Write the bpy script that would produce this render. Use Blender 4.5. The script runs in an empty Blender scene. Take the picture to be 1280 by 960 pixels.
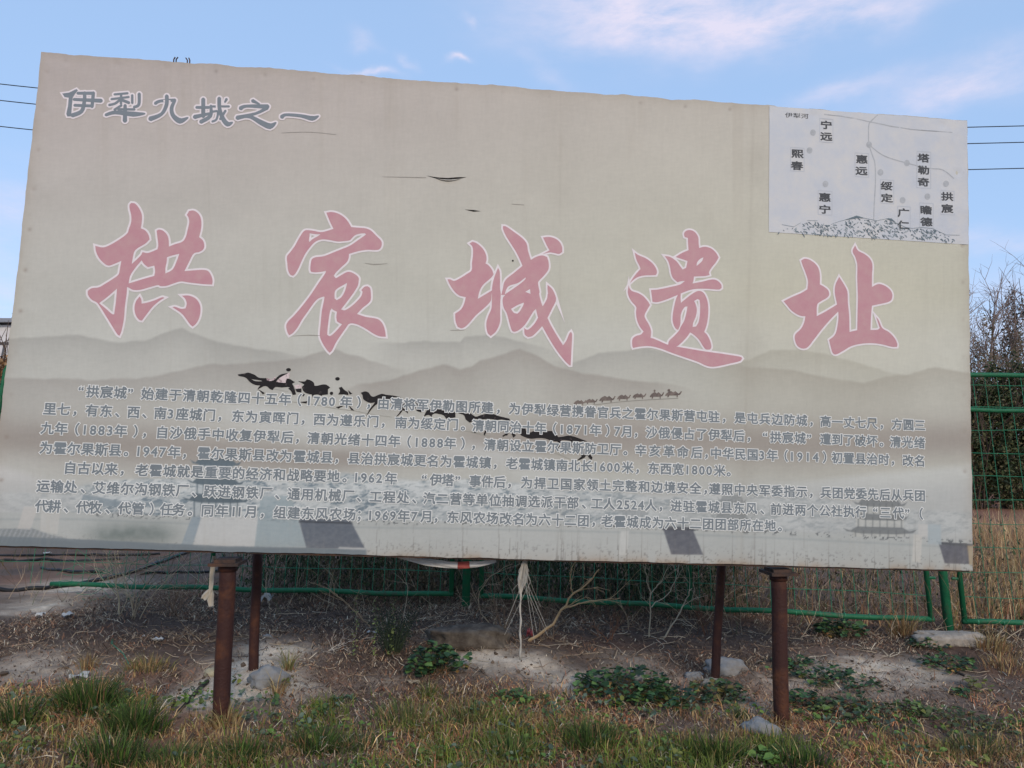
import bpy, math, random
import numpy as np
from mathutils import Vector, Matrix
rng = np.random.default_rng(7); random.seed(7)
SC = bpy.context.scene
COL = SC.collection

# ------------------------------------------------------------------ camera
F = 920.0                      # focal length in photo pixels (1280 wide)
CAM_H = 1.55
_v = np.array([690-640, -8800-480, F]); UP = _v/np.linalg.norm(_v)
_Y = np.array([0, 0, 1.0]); _Y = _Y-UP*(_Y@UP); _Y /= np.linalg.norm(_Y)
_X = np.cross(_Y, UP); _X = _X if _X[0] > 0 else -_X
RW = np.stack([_X, _Y, UP])    # camera (x right, y down, z forward) -> world
cam = bpy.data.cameras.new('camera'); co = bpy.data.objects.new('camera', cam); COL.objects.link(co)
cam.sensor_width = 36; cam.lens = 36*F/1280; cam.clip_end = 2000; cam.clip_start = .05
m = Matrix([list(RW[0]*[1, -1, -1]), list(RW[1]*[1, -1, -1]), list(RW[2]*[1, -1, -1])]).to_4x4()
m.translation = (0, 0, CAM_H); co.matrix_world = m
SC.camera = co

def ray(x, y):
    return RW@np.array([(x-640)/F, (y-480)/F, 1.0])

# ------------------------------------------------------------------ light
SUN_EL, SUN_AZ = math.radians(27), math.radians(162)      # behind the viewer, a little to the right (azimuth clockwise from +Y)
SC.view_settings.view_transform = 'Standard'; SC.view_settings.look = 'None'
SC.view_settings.gamma = 1; SC.view_settings.use_curve_mapping = False
SC.view_settings.exposure = 0.0
sl = bpy.data.lights.new('sun', 'SUN'); sl.energy = 1.95; sl.angle = math.radians(11); sl.color = (1, .86, .68)
so = bpy.data.objects.new('sun', sl); COL.objects.link(so)
sd = Vector((math.sin(SUN_AZ)*math.cos(SUN_EL), math.cos(SUN_AZ)*math.cos(SUN_EL), math.sin(SUN_EL)))
so.rotation_euler = sd.to_track_quat('Z', 'Y').to_euler(); so.location = sd*30

W = bpy.data.worlds.new('World'); SC.world = W; W.use_nodes = True
nt = W.node_tree; nt.nodes.clear()
def N(t, nt=nt, **k):
    n = nt.nodes.new(t)
    for a, b in k.items(): setattr(n, a, b)
    return n
def L(a, b, nt=nt): nt.links.new(a, b)
out = N('ShaderNodeOutputWorld'); bg = N('ShaderNodeBackground'); L(bg.outputs[0], out.inputs[0])
bg.inputs[1].default_value = .15
sky = N('ShaderNodeTexSky', sky_type='NISHITA', sun_disc=False)
sky.sun_elevation = SUN_EL; sky.sun_rotation = SUN_AZ; sky.air_density = 1.0; sky.dust_density = .6; sky.ozone_density = 1.5
tint = N('ShaderNodeMix', data_type='RGBA', blend_type='MULTIPLY'); tint.inputs[0].default_value = 1
L(sky.outputs[0], tint.inputs[6]); tint.inputs[7].default_value = (1.25, 1.2, 1.2, 1)
flt = N('ShaderNodeMix', data_type='RGBA'); flt.inputs[0].default_value = .68; L(tint.outputs[2], flt.inputs[6]); flt.inputs[7].default_value = (2.95, 4.38, 6.75, 1)
tc = N('ShaderNodeTexCoord')
nz = N('ShaderNodeTexNoise'); nz.inputs['Scale'].default_value = 13; nz.inputs['Detail'].default_value = 8; nz.inputs['Roughness'].default_value = .62; nz.inputs['Distortion'].default_value = .15
mpn = N('ShaderNodeMapping'); mpn.inputs['Rotation'].default_value = (0, math.radians(-22), 0); mpn.inputs['Scale'].default_value = (.8, 1, 2.6); mpn.inputs['Location'].default_value = (3.1, 1.7, .4)
L(tc.outputs['Generated'], mpn.inputs[0]); L(mpn.outputs[0], nz.inputs['Vector'])
# warped direction so that no cloud keeps a clean ellipse outline
wz = N('ShaderNodeTexNoise'); wz.inputs['Scale'].default_value = 14; wz.inputs['Detail'].default_value = 6
L(tc.outputs['Generated'], wz.inputs['Vector'])
ws = N('ShaderNodeVectorMath', operation='SUBTRACT'); L(wz.outputs['Color'], ws.inputs[0]); ws.inputs[1].default_value = (.5, .5, .5)
wm = N('ShaderNodeVectorMath', operation='SCALE'); L(ws.outputs[0], wm.inputs[0]); wm.inputs['Scale'].default_value = .06
wd = N('ShaderNodeVectorMath', operation='ADD'); L(tc.outputs['Generated'], wd.inputs[0]); L(wm.outputs[0], wd.inputs[1])
def cloud(px, py, sx, sy, deg, amt):
    d = ray(px, py); d /= np.linalg.norm(d)
    r = RW[:, 0]; t1 = r-d*(r@d); t1 /= np.linalg.norm(t1); t2 = np.cross(d, t1)
    if t2[2] < 0: t2 = -t2
    a = math.radians(deg); p = (t1*math.cos(a)+t2*math.sin(a))*(F/sx); q = (-t1*math.sin(a)+t2*math.cos(a))*(F/sy)
    sb = N('ShaderNodeVectorMath', operation='SUBTRACT'); L(wd.outputs[0], sb.inputs[0]); sb.inputs[1].default_value = d
    o = []
    for v in (p, q):
        dt = N('ShaderNodeVectorMath', operation='DOT_PRODUCT'); L(sb.outputs[0], dt.inputs[0]); dt.inputs[1].default_value = v
        s = N('ShaderNodeMath', operation='MULTIPLY'); L(dt.outputs['Value'], s.inputs[0]); L(dt.outputs['Value'], s.inputs[1]); o.append(s)
    ad = N('ShaderNodeMath', operation='ADD'); L(o[0].outputs[0], ad.inputs[0]); L(o[1].outputs[0], ad.inputs[1])
    ng = N('ShaderNodeMath', operation='MULTIPLY'); L(ad.outputs[0], ng.inputs[0]); ng.inputs[1].default_value = -1
    ex = N('ShaderNodeMath', operation='EXPONENT'); L(ng.outputs[0], ex.inputs[0])
    am = N('ShaderNodeMath', operation='MULTIPLY'); L(ex.outputs[0], am.inputs[0]); am.inputs[1].default_value = amt
    # keep it on this side of the sky
    dd = N('ShaderNodeVectorMath', operation='DOT_PRODUCT'); L(tc.outputs['Generated'], dd.inputs[0]); dd.inputs[1].default_value = d
    gt = N('ShaderNodeMath', operation='GREATER_THAN'); L(dd.outputs['Value'], gt.inputs[0]); gt.inputs[1].default_value = .3
    mu = N('ShaderNodeMath', operation='MULTIPLY'); L(am.outputs[0], mu.inputs[0]); L(gt.outputs[0], mu.inputs[1])
    return mu.outputs[0]
acc = None
for c in [(770, 2, 120, 34, -6, 1.15), (890, 6, 110, 30, 0, .85), (990, 16, 110, 22, 20, .95), (1110, 6, 90, 20, 16, .8), (790, 42, 130, 22, 0, .6), (1060, 112, 70, 11, 18, .8),
          (1215, 95, 90, 18, 22, .85), (1200, 118, 60, 14, 10, .6), (464, 88, 20, 5, 0, 2.0), (570, 76, 13, 4, 0, 1.1), (592, 23, 8, 5, 0, .7), (456, 49, 13, 6, -25, .5), (504, 74, 11, 5, -20, .6),
          (10, 270, 60, 40, 0, .6), (10, 375, 70, 40, 0, .7), (1250, 305, 90, 16, 0, .6), (1250, 400, 120, 50, 0, .55), (690, 95, 40, 12, -40, .4)]:
    v = cloud(*c)
    if acc is None: acc = v
    else:
        ad = N('ShaderNodeMath', operation='ADD'); L(acc, ad.inputs[0]); L(v, ad.inputs[1]); acc = ad.outputs[0]
ns = N('ShaderNodeMapRange'); L(nz.outputs[0], ns.inputs[0]); ns.inputs[1].default_value = .24; ns.inputs[2].default_value = .78
mk = N('ShaderNodeMath', operation='MULTIPLY', use_clamp=True); L(acc, mk.inputs[0]); L(ns.outputs[0], mk.inputs[1])
mk2 = N('ShaderNodeMath', operation='MULTIPLY'); L(mk.outputs[0], mk2.inputs[0]); mk2.inputs[1].default_value = .85
mx = N('ShaderNodeMix', data_type='RGBA'); L(mk2.outputs[0], mx.inputs[0]); L(flt.outputs[2], mx.inputs[6]); mx.inputs[7].default_value = (5.7, 5.3, 6.3, 1)
L(mx.outputs[2], bg.inputs[0])

# ------------------------------------------------------------------ helpers
def lin(c):
    c = np.asarray(c, float)/255
    return np.where(c <= .04045, c/12.92, ((c+.055)/1.055)**2.4)

def _hash(ix, iy, s):
    h = (ix.astype(np.int64)*374761393+iy.astype(np.int64)*668265263+s*1274126177) & 0xffffffff
    h = ((h ^ (h >> 13))*1274126177) & 0xffffffff
    return ((h ^ (h >> 16)) & 0xffff)/65535.0
def vnoise(x, y, s=0):
    x = np.asarray(x, float); y = np.asarray(y, float)
    ix = np.floor(x); iy = np.floor(y); fx = x-ix; fy = y-iy
    fx = fx*fx*(3-2*fx); fy = fy*fy*(3-2*fy)
    a = _hash(ix, iy, s); b = _hash(ix+1, iy, s); c = _hash(ix, iy+1, s); d = _hash(ix+1, iy+1, s)
    return (a*(1-fx)+b*fx)*(1-fy)+(c*(1-fx)+d*fx)*fy
def fbm(x, y, o=4, s=0, r=.5):
    t = 0; a = 1; n = 0
    for k in range(o):
        t = t+a*vnoise(x*2**k, y*2**k, s+k*17); n += a; a *= r
    return t/n
def sstep(a, b, x):
    t = np.clip((x-a)/(b-a), 0, 1); return t*t*(3-2*t)

class MB:
    def __init__(s): s.v = []; s.f = []; s.n = 0; s.c = []
    def add(s, v, f, c=None):
        v = np.asarray(v, float).reshape(-1, 3)
        s.v.append(v); s.f += [tuple(int(i)+s.n for i in q) for q in f]; s.n += len(v)
        if c is not None: s.c.append(np.broadcast_to(np.asarray(c, float), (len(v), 3)))
        return s
    def build(s, name, mat, parent=None, smooth=False, xf=None):
        me = bpy.data.meshes.new(name)
        V = np.concatenate(s.v) if s.v else np.zeros((0, 3))
        me.from_pydata([tuple(p) for p in V], [], s.f)
        if s.c:
            C = np.concatenate(s.c); a = me.color_attributes.new('Col', 'FLOAT_COLOR', 'POINT')
            a.data.foreach_set('color', np.concatenate([C, np.ones((len(C), 1))], 1).astype(np.float32).ravel())
        if mat: me.materials.append(mat)
        if smooth: me.polygons.foreach_set('use_smooth', [True]*len(me.polygons))
        me.update()
        o = bpy.data.objects.new(name, me); COL.objects.link(o)
        if parent: o.parent = parent
        return o
    def tube(s, pts, rad, n=8, cap=True, c=None):
        P = np.asarray(pts, float); m = len(P); rad = np.broadcast_to(np.asarray(rad, float), (m,))
        T = np.gradient(P, axis=0); T /= np.linalg.norm(T, axis=1)[:, None]+1e-12
        a = np.array([0, 0, 1.]) if abs(T[0][2]) < .9 else np.array([1., 0, 0])
        V = []
        for i in range(m):
            b = np.cross(T[i], a); b /= np.linalg.norm(b)+1e-12; a = np.cross(b, T[i])
            for k in range(n):
                q = 2*math.pi*k/n; V.append(P[i]+rad[i]*(math.cos(q)*b+math.sin(q)*a))
        f = [(i*n+k, i*n+(k+1) % n, (i+1)*n+(k+1) % n, (i+1)*n+k) for i in range(m-1) for k in range(n)]
        if cap: f += [tuple(range(n))[::-1], tuple((m-1)*n+k for k in range(n))]
        return s.add(V, f, c)
    def box(s, c, sz, R=None, col=None):
        v = np.array([[x, y, z] for z in (-.5, .5) for y in (-.5, .5) for x in (-.5, .5)])*np.asarray(sz, float)
        if R is not None: v = v@np.asarray(R).T
        return s.add(v+np.asarray(c, float), [(0, 2, 3, 1), (4, 5, 7, 6), (0, 1, 5, 4), (2, 6, 7, 3), (0, 4, 6, 2), (1, 3, 7, 5)], col)

def grid_mesh(name, V, nx, ny, mat, parent=None, cols=None, smooth=True, attrs=None):
    """V: (ny,nx,3) array -> mesh, fast"""
    me = bpy.data.meshes.new(name); n = nx*ny
    i = np.arange((ny-1)*(nx-1)); r, c = i//(nx-1), i % (nx-1); a = r*nx+c
    Q = np.stack([a, a+1, a+nx+1, a+nx], 1).astype(np.int32)
    me.vertices.add(n); me.vertices.foreach_set('co', V.reshape(-1).astype(np.float32))
    me.loops.add(Q.size); me.loops.foreach_set('vertex_index', Q.ravel())
    me.polygons.add(len(Q)); me.polygons.foreach_set('loop_start', np.arange(0, Q.size, 4, dtype=np.int32))
    me.polygons.foreach_set('loop_total', np.full(len(Q), 4, np.int32))
    me.update(calc_edges=True); me.validate()
    if smooth: me.polygons.foreach_set('use_smooth', np.ones(len(Q), bool))
    if cols is not None:
        at = me.color_attributes.new('Col', 'FLOAT_COLOR', 'POINT')
        at.data.foreach_set('color', np.concatenate([cols.reshape(-1, 3), np.ones((n, 1))], 1).astype(np.float32).ravel())
    me.materials.append(mat)
    o = bpy.data.objects.new(name, me); COL.objects.link(o)
    if parent: o.parent = parent
    return o

def tag(o, label=None, cat=None, group=None, kind=None):
    if label: o['label'] = label
    if cat: o['category'] = cat
    if group: o['group'] = group
    if kind: o['kind'] = kind
    return o
def empty(name, loc, rz=0, **k):
    o = bpy.data.objects.new(name, None); COL.objects.link(o); o.location = loc; o.rotation_euler = (0, 0, rz); o.empty_display_size = .1
    return tag(o, **k)

def mat(name, col=None, rough=.8, noise=0, nscale=20, col2=None, attr=False, bump=0, bscale=60, metal=0, transl=0, det=6, lo=.4, hi=.65, spec=.3):
    M = bpy.data.materials.new(name); M.use_nodes = True; t = M.node_tree; b = t.nodes['Principled BSDF']
    b.inputs['Roughness'].default_value = rough; b.inputs['Metallic'].default_value = metal
    b.inputs['Specular IOR Level'].default_value = spec
    def n(ty, **k): return N(ty, t, **k)
    if attr:
        a = n('ShaderNodeVertexColor', layer_name='Col'); src = a.outputs[0]
    else:
        a = n('ShaderNodeRGB'); a.outputs[0].default_value = (*col, 1); src = a.outputs[0]
    tcx = n('ShaderNodeTexCoord')
    if col2 is not None or noise:
        z = n('ShaderNodeTexNoise'); z.inputs['Scale'].default_value = nscale; z.inputs['Detail'].default_value = det; z.inputs['Roughness'].default_value = .65
        L(tcx.outputs['Object'], z.inputs['Vector'], t)
        mr = n('ShaderNodeMapRange'); L(z.outputs[0], mr.inputs[0], t); mr.inputs[1].default_value = lo; mr.inputs[2].default_value = hi
        if col2 is not None:
            x = n('ShaderNodeMix', data_type='RGBA'); L(mr.outputs[0], x.inputs[0], t); L(src, x.inputs[6], t); x.inputs[7].default_value = (*col2, 1); src = x.outputs[2]
        if noise:
            mr2 = n('ShaderNodeMapRange'); L(z.outputs[0], mr2.inputs[0], t); mr2.inputs[1].default_value = .3; mr2.inputs[2].default_value = .7
            mr2.inputs[3].default_value = 1-noise; mr2.inputs[4].default_value = 1+noise
            x = n('ShaderNodeVectorMath', operation='SCALE'); L(src, x.inputs[0], t); L(mr2.outputs[0], x.inputs['Scale'], t); src = x.outputs[0]
    L(src, b.inputs['Base Color'], t)
    if bump:
        z = n('ShaderNodeTexNoise'); z.inputs['Scale'].default_value = bscale; z.inputs['Detail'].default_value = 8
        L(tcx.outputs['Object'], z.inputs['Vector'], t)
        bp = n('ShaderNodeBump'); bp.inputs['Strength'].default_value = bump; bp.inputs['Distance'].default_value = .01
        L(z.outputs[0], bp.inputs['Height'], t); L(bp.outputs[0], b.inputs['Normal'], t)
    if transl:
        tr = n('ShaderNodeBsdfTranslucent'); L(src, tr.inputs[0], t); ms = n('ShaderNodeMixShader'); ms.inputs[0].default_value = transl
        L(b.outputs[0], ms.inputs[1], t); L(tr.outputs[0], ms.inputs[2], t); L(ms.outputs[0], t.nodes['Material Output'].inputs[0], t)
    return M

# ------------------------------------------------------------------ ground
def gz(x, y):
    x = np.asarray(x, float); y = np.asarray(y, float)
    z = .10*sstep(4.8, 6.6, y)-.0208*np.clip(x+1.69, -3, 5)
    near = sstep(40, 15, np.hypot(x, y))
    z = z+near*(.07*(fbm(x*.9+3, y*.9, 3, 5)-.5)+.045*(fbm(x*4, y*4, 4, 9)-.5)+.026*(fbm(x*15, y*15, 4, 31, .65)-.5))
    for (mx_, my_, r, h) in MOUNDS: z = z+h*np.exp(-((x-mx_)**2+(y-my_)**2)/(r*r))
    return z
MOUNDS = [(-1.55, 4.75, .35, .05), (-1.6, 5.3, .4, .05), (.0, 6.1, .5, .06), (2.5, 5.6, .7, .05), (1.5, 4.75, .3, .04), (-.45, 6.8, .45, .07), (-3.6, 6.0, .7, .05), (3.7, 6.4, .4, .05)]
for (x_, y_, z_) in ((-1.69, 4.42, -.005), (1.68, 4.70, -.085)): MOUNDS.append((x_, y_, .42, z_-float(gz(x_, y_))))   # the soil lies level round the two front legs
def ground_at(px, py):
    d = ray(px, py); t = (0-CAM_H)/d[2]
    for _ in range(12):
        p = d*t; z = float(gz(p[0], p[1])); t = .5*t+.5*(z-CAM_H)/d[2]
    p = d*t; return np.array([p[0], p[1], float(gz(p[0], p[1]))])
def at(px, py, Y):
    d = ray(px, py); p = d*(Y/d[1]); return p+np.array([0, 0, CAM_H])

def axis(d0, d1, step, far):
    a = list(np.arange(d0, d1, step)); s = step; x = a[-1]
    while x < far: s *= 1.22; x += s; a.append(x)
    s = step; x = a[0]
    while x > -far: s *= 1.22; x -= s; a.insert(0, x)
    return np.array(a)
gx = axis(-4.4, 5.2, .016, 900); gy = axis(3.3, 7.9, .016, 900)
GX, GY = np.meshgrid(gx, gy); GZ = gz(GX, GY)
# sandy bare soil patches (real bare earth, worn pale) + dry-litter brown
sand = np.zeros_like(GX); SANDS = []
for (px, py, r, a) in [(290, 862, .30, 1.2), (345, 812, .36, 1.1), (330, 850, .32, 1.1), (252, 875, .22, 1), (305, 835, .3, 1), (640, 826, .28, 1), (585, 825, .2, .8), (715, 852, .25, .9), (1090, 832, .45, .9), (1165, 834, .28, .5),
                       (930, 880, .28, .8), (985, 850, .25, .6), (100, 735, .6, .9), (40, 760, .5, .8), (60, 830, .4, .5), (590, 790, .35, .6), (780, 825, .3, .5), (480, 850, .2, .4), (830, 850, .25, .4), (1060, 850, .3, .6)]:
    p = ground_at(px, py); SANDS.append((p[0], p[1], r, a)); dx = (GX-p[0])+.25*(fbm(GX*3, GY*3, 3, 77)-.5); dy = (GY-p[1])+.25*(fbm(GX*3, GY*3, 3, 78)-.5)
    sand += a*np.exp(-(dx**2+(dy*1.25)**2)/(r*r))
sand = np.clip(sand*(.45+1.1*fbm(GX*7, GY*7, 5, 3)), 0, 1)
lit = fbm(GX*2.1, GY*2.1, 5, 41); fine = fbm(GX*19, GY*19, 4, 55, .7)
base = lin([106, 88, 77])[None, None]*(.45+1.1*fine[..., None])
red = lin([128, 95, 77])[None, None]*(.5+1.0*fine[..., None])
gc = base+(red-base)*sstep(.45, .7, lit)[..., None]
gc = gc+(lin([206, 190, 170])[None, None]*(.55+.75*fine[..., None])-gc)*sand[..., None]
board_shade = sstep(5.3, 5.9, GY+.5*(fbm(GX*1.5, GY*1.5, 3, 88)-.5))*sstep(7.6, 7.0, GY)*(1-sand)  # shade under and behind the board, painted into the soil colour
gc = gc+(lin([74, 61, 54])[None, None]*(.5+1.0*fine[..., None])-gc)*(board_shade*.75)[..., None]
farm = sstep(14, 20, GY)*(GX > 2)
gc = gc+(lin([138, 98, 80])[None, None]*(.6+.8*fbm(GX*.9, GY*3, 5, 60)[..., None])-gc)*farm[..., None]
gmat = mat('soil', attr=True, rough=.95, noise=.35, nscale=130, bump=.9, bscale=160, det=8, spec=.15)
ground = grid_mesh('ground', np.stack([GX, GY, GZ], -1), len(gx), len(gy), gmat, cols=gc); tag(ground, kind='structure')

# ------------------------------------------------------------------ billboard
YAW = math.radians(-4.55); BD = 4.53
NRM = np.array([math.sin(YAW), math.cos(YAW), 0]); UU = np.array([math.cos(YAW), -math.sin(YAW), 0])
bb_o = NRM*BD; bb_o = np.array([bb_o[0], bb_o[1], 0.0])
board = empty('billboard', (bb_o[0], bb_o[1], 0), math.radians(4.55), label='large faded canvas history billboard with red calligraphy on four rusty pipe legs', cat='billboard')
def P(x, y, w=0.0):
    """photo position -> billboard plane (local X along the board, local Z up); w = distance in front of the canvas"""
    d = ray(x, y); p = d*((BD-w)/(NRM@d)); return np.array([p@UU, -w, p[2]+CAM_H])
def Pv(XY):
    XY = np.asarray(XY, float); d = np.stack([(XY[..., 0]-640)/F, (XY[..., 1]-480)/F, np.ones(XY.shape[:-1])], -1)@RW.T
    p = d*(BD/(d@NRM))[..., None]; return np.stack([p@UU, p[..., 2]+CAM_H], -1)
BTL, BTR, BBR, BBL = [P(*c) for c in ((52, 65), (1209, 151), (1216, 713), (-17, 681.6))]
def inv(XZ):
    """billboard plane -> print coordinates (the photo's own grid)"""
    p = XZ[..., 0:1]*UU+NRM*BD; p = np.concatenate([p[..., :2], XZ[..., 1:2]-CAM_H], -1)
    c = p@RW; return c[..., 0]/c[..., 2]*F+640, c[..., 1]/c[..., 2]*F+480

BK = 1.12      # print reflectance relative to the tone it shows
def ink(*c): return tuple(np.clip(lin(c)*BK, 0, .85))

nx, nz_ = 1000, 500
su = np.linspace(0, 1, nx)[None, :, None]; sv = np.linspace(0, 1, nz_)[:, None, None]
q = lambda p: np.array([p[0], p[2]])
XZ = (q(BBL)*(1-su)+q(BBR)*su)*(1-sv)+(q(BTL)*(1-su)+q(BTR)*su)*sv
px, py = inv(XZ); su = su[..., 0]; sv = sv[..., 0]
def blend(C, c, a): return C+(np.asarray(c, float)-C)*np.clip(a, 0, 1)[..., None]
def inpoly(poly, soft=.8):
    """soft-edged mask of a polygon in print coordinates"""
    poly = np.asarray(poly, float); ins = np.zeros(px.shape, bool); dm = np.full(px.shape, 1e9)
    x0, y0 = poly.min(0)-6; x1, y1 = poly.max(0)+6
    sel = (px > x0) & (px < x1) & (py > y0) & (py < y1); X = px[sel]; Y = py[sel]
    i_ = np.zeros(X.shape, bool); d_ = np.full(X.shape, 1e9)
    for k in range(len(poly)):
        a = poly[k]; b = poly[(k+1) % len(poly)]
        if a[1] != b[1]:
            c = ((a[1] > Y) != (b[1] > Y)) & (X < (b[0]-a[0])*(Y-a[1])/(b[1]-a[1])+a[0]); i_ ^= c
        e = b-a; t = np.clip(((X-a[0])*e[0]+(Y-a[1])*e[1])/(e@e+1e-9), 0, 1); d_ = np.minimum(d_, np.hypot(X-a[0]-t*e[0], Y-a[1]-t*e[1]))
    out_ = np.zeros(px.shape); out_[sel] = np.clip(.5+np.where(i_, d_, -d_)/(2*soft), 0, 1); return out_
# backdrop tones (sRGB 0-255 as the faded print shows them)
C = np.zeros(px.shape+(3,))
t = sstep(60, 380, py); u_ = sstep(50, 1150, px)
top = np.array([173, 163, 157])[None, None]*(1-u_[..., None])+np.array([178, 172, 161])[None, None]*u_[..., None]
mid = np.array([178, 176, 167])[None, None]*(1-u_[..., None])+np.array([181, 179, 163])[None, None]*u_[..., None]
C = top*(1-t[..., None])+mid*t[..., None]
C = blend(C, [188, 188, 180], sstep(360, 430, py)*.6)
def ridge(pts, dark, fade, a, soft=2.0, x0=None, x1=None):
    global C
    pts = np.array(pts, float); yt = np.interp(px, pts[:, 0], pts[:, 1]); d = py-yt-1.5*(fbm(px/14, px*0, 3, int(fade))-.5)*2
    m_ = sstep(-soft, soft, d)*np.exp(-np.clip(d, 0, None)/fade)*a
    if x0 is not None: m_ = m_*sstep(x0-40, x0+20, px)
    if x1 is not None: m_ = m_*sstep(x1+40, x1-60, px)
    C = blend(C, dark, m_)
gd = [150, 148, 142]
ridge([(-20, 424), (16, 423), (97, 419), (147, 428), (181, 426), (219, 412), (228, 410), (250, 420), (281, 430), (320, 436), (420, 450)], gd, 30, .62, x1=380)
ridge([(500, 428), (534, 427), (575, 427), (581, 420), (612, 419), (640, 425), (700, 440), (760, 455)], gd, 22, .6, x0=490, x1=690)
ridge([(720, 452), (747, 442), (770, 440), (807, 436), (827, 440), (900, 452), (960, 470)], gd, 28, .62, x0=715, x1=900)
ridge([(900, 456), (920, 455), (940, 447), (963, 438), (997, 437), (1030, 442), (1060, 450), (1093, 460), (1127, 468), (1180, 480)], [156, 153, 141], 28, .6, x0=890, x1=1130)
ridge([(-20, 473), (0, 472), (125, 475), (187, 472), (234, 461), (266, 455), (300, 455), (378, 447), (409, 438), (419, 437), (450, 447), (487, 458), (560, 470)], [152, 147, 140], 42, .66, x1=500)
ridge([(420, 490), (444, 482), (487, 475), (519, 464), (544, 458), (556, 456), (575, 461), (590, 459), (600, 451), (637, 440), (650, 436), (663, 440), (693, 457), (730, 467), (787, 475), (833, 480), (853, 483), (900, 500)], [150, 144, 136], 42, .72, x0=450, x1=850)
ridge([(900, 455), (987, 463), (1037, 472), (1080, 479), (1107, 470), (1133, 468), (1160, 461), (1173, 459), (1225, 468)], [154, 149, 138], 40, .66, x0=925)
# broad brown dune across the text block, pale lower lip
yc = np.interp(px, [0, 200, 400, 700, 1000, 1215], [545, 560, 575, 545, 556, 548]); hw = np.interp(px, [0, 200, 450, 700, 1000, 1215], [26, 30, 16, 30, 32, 26])
C = blend(C, [146, 138, 130], np.exp(-((py-yc)/hw)**2)*.85)
C = blend(C, [190, 191, 186], sstep(0, 26, py-np.interp(px, [290, 420, 620, 770, 900], [488, 512, 545, 592, 640]))*sstep(60, 20, py-np.interp(px, [290, 420, 620, 770, 900], [488, 512, 545, 592, 640]))*sstep(250, 330, px)*sstep(800, 700, px)*.75)
C = blend(C, [192, 190, 186], sstep(0, 14, py-np.interp(px, [0, 47, 130], [574, 590, 612]))*sstep(150, 40, px)*.7)
C = blend(C, [193, 194, 188], sstep(-5, 8, py-np.interp(px, [880, 1003, 1100, 1213], [612, 602, 590, 580]))*sstep(880, 1010, px)*.85)
C = blend(C, [187, 188, 184], sstep(588, 622, py)*.8)
# snowy mountain photograph, blue-grey
rn = 1-np.abs(2*fbm((px+py*.8)/34, (py*1.6-px*.5)/30, 5, 21, .6)-1); rn2 = fbm((px-py*1.5)/16, (py*2+px*.35)/13, 4, 23, .6)
rn3 = 1-np.abs(2*fbm((px+py*1.9)/11, (py*1.7-px*.25)/9, 4, 27, .6)-1); snow = np.clip(sstep(.47, .55, rn2)*.55+sstep(.62, .86, rn3)*.5+.12*rn, 0, 1)
mt = np.interp(px, [60, 130, 200, 300, 330, 380, 430, 470, 520, 560, 620, 680, 760, 830, 900, 980, 1080, 1214], [615, 600, 597, 596, 594, 596, 590, 596, 600, 596, 601, 606, 612, 622, 610, 612, 632, 640])
mm = sstep(-2, 4, py-mt)*sstep(664, 650, py-np.interp(px, [0, 1214], [-10, 12]))
wgt = np.interp(px, [0, 90, 160, 440, 640, 780, 900, 1214], [.12, .3, .95, .95, .8, .5, .3, .22])
C = blend(C, [108, 124, 134], mm*wgt*(1-snow)); C = blend(C, [206, 210, 208], mm*np.minimum(1, wgt+.25)*snow*.8)
# city wall
wt = np.interp(px, [0, 95, 250, 440, 640, 800, 980, 1214], [640, 640, 646, 650, 653, 657, 664, 676])
wl = sstep(-1, 1.5, py-wt)
C = blend(C, [187, 189, 184], wl*.95)
C = blend(C, [196, 196, 190], wl*sstep(440, 640, px)*sstep(900, 700, px)*.35)
dots = (fbm(px/3.2, py/2.4, 2, 5) > .63)*np.exp(-((py-wt-2)/2.6)**2)*(px > 120)
C = blend(C, [88, 92, 94], dots*.75)
C = blend(C, [150, 158, 158], wl*np.exp(-((py-wt-9)/1.4)**2)*.35)
specks = (fbm(px/2.6, py/2.6, 2, 91) > .70)*wl*sstep(676, 700, py-np.interp(px, [0, 1214], [-18, 8]))
C = blend(C, [112, 112, 110], specks*.5)
C = blend(C, [118, 128, 124], np.exp(-((px-165)/52)**4)*np.exp(-((py-668)/13)**2)*(.55+.5*fbm(px/9, py/6, 3, 8)))
C = blend(C, [128, 134, 136], sstep(700, 704, py+np.interp(px, [0, 240, 300], [29, 18, 17]))*sstep(440, 380, px))
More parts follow.
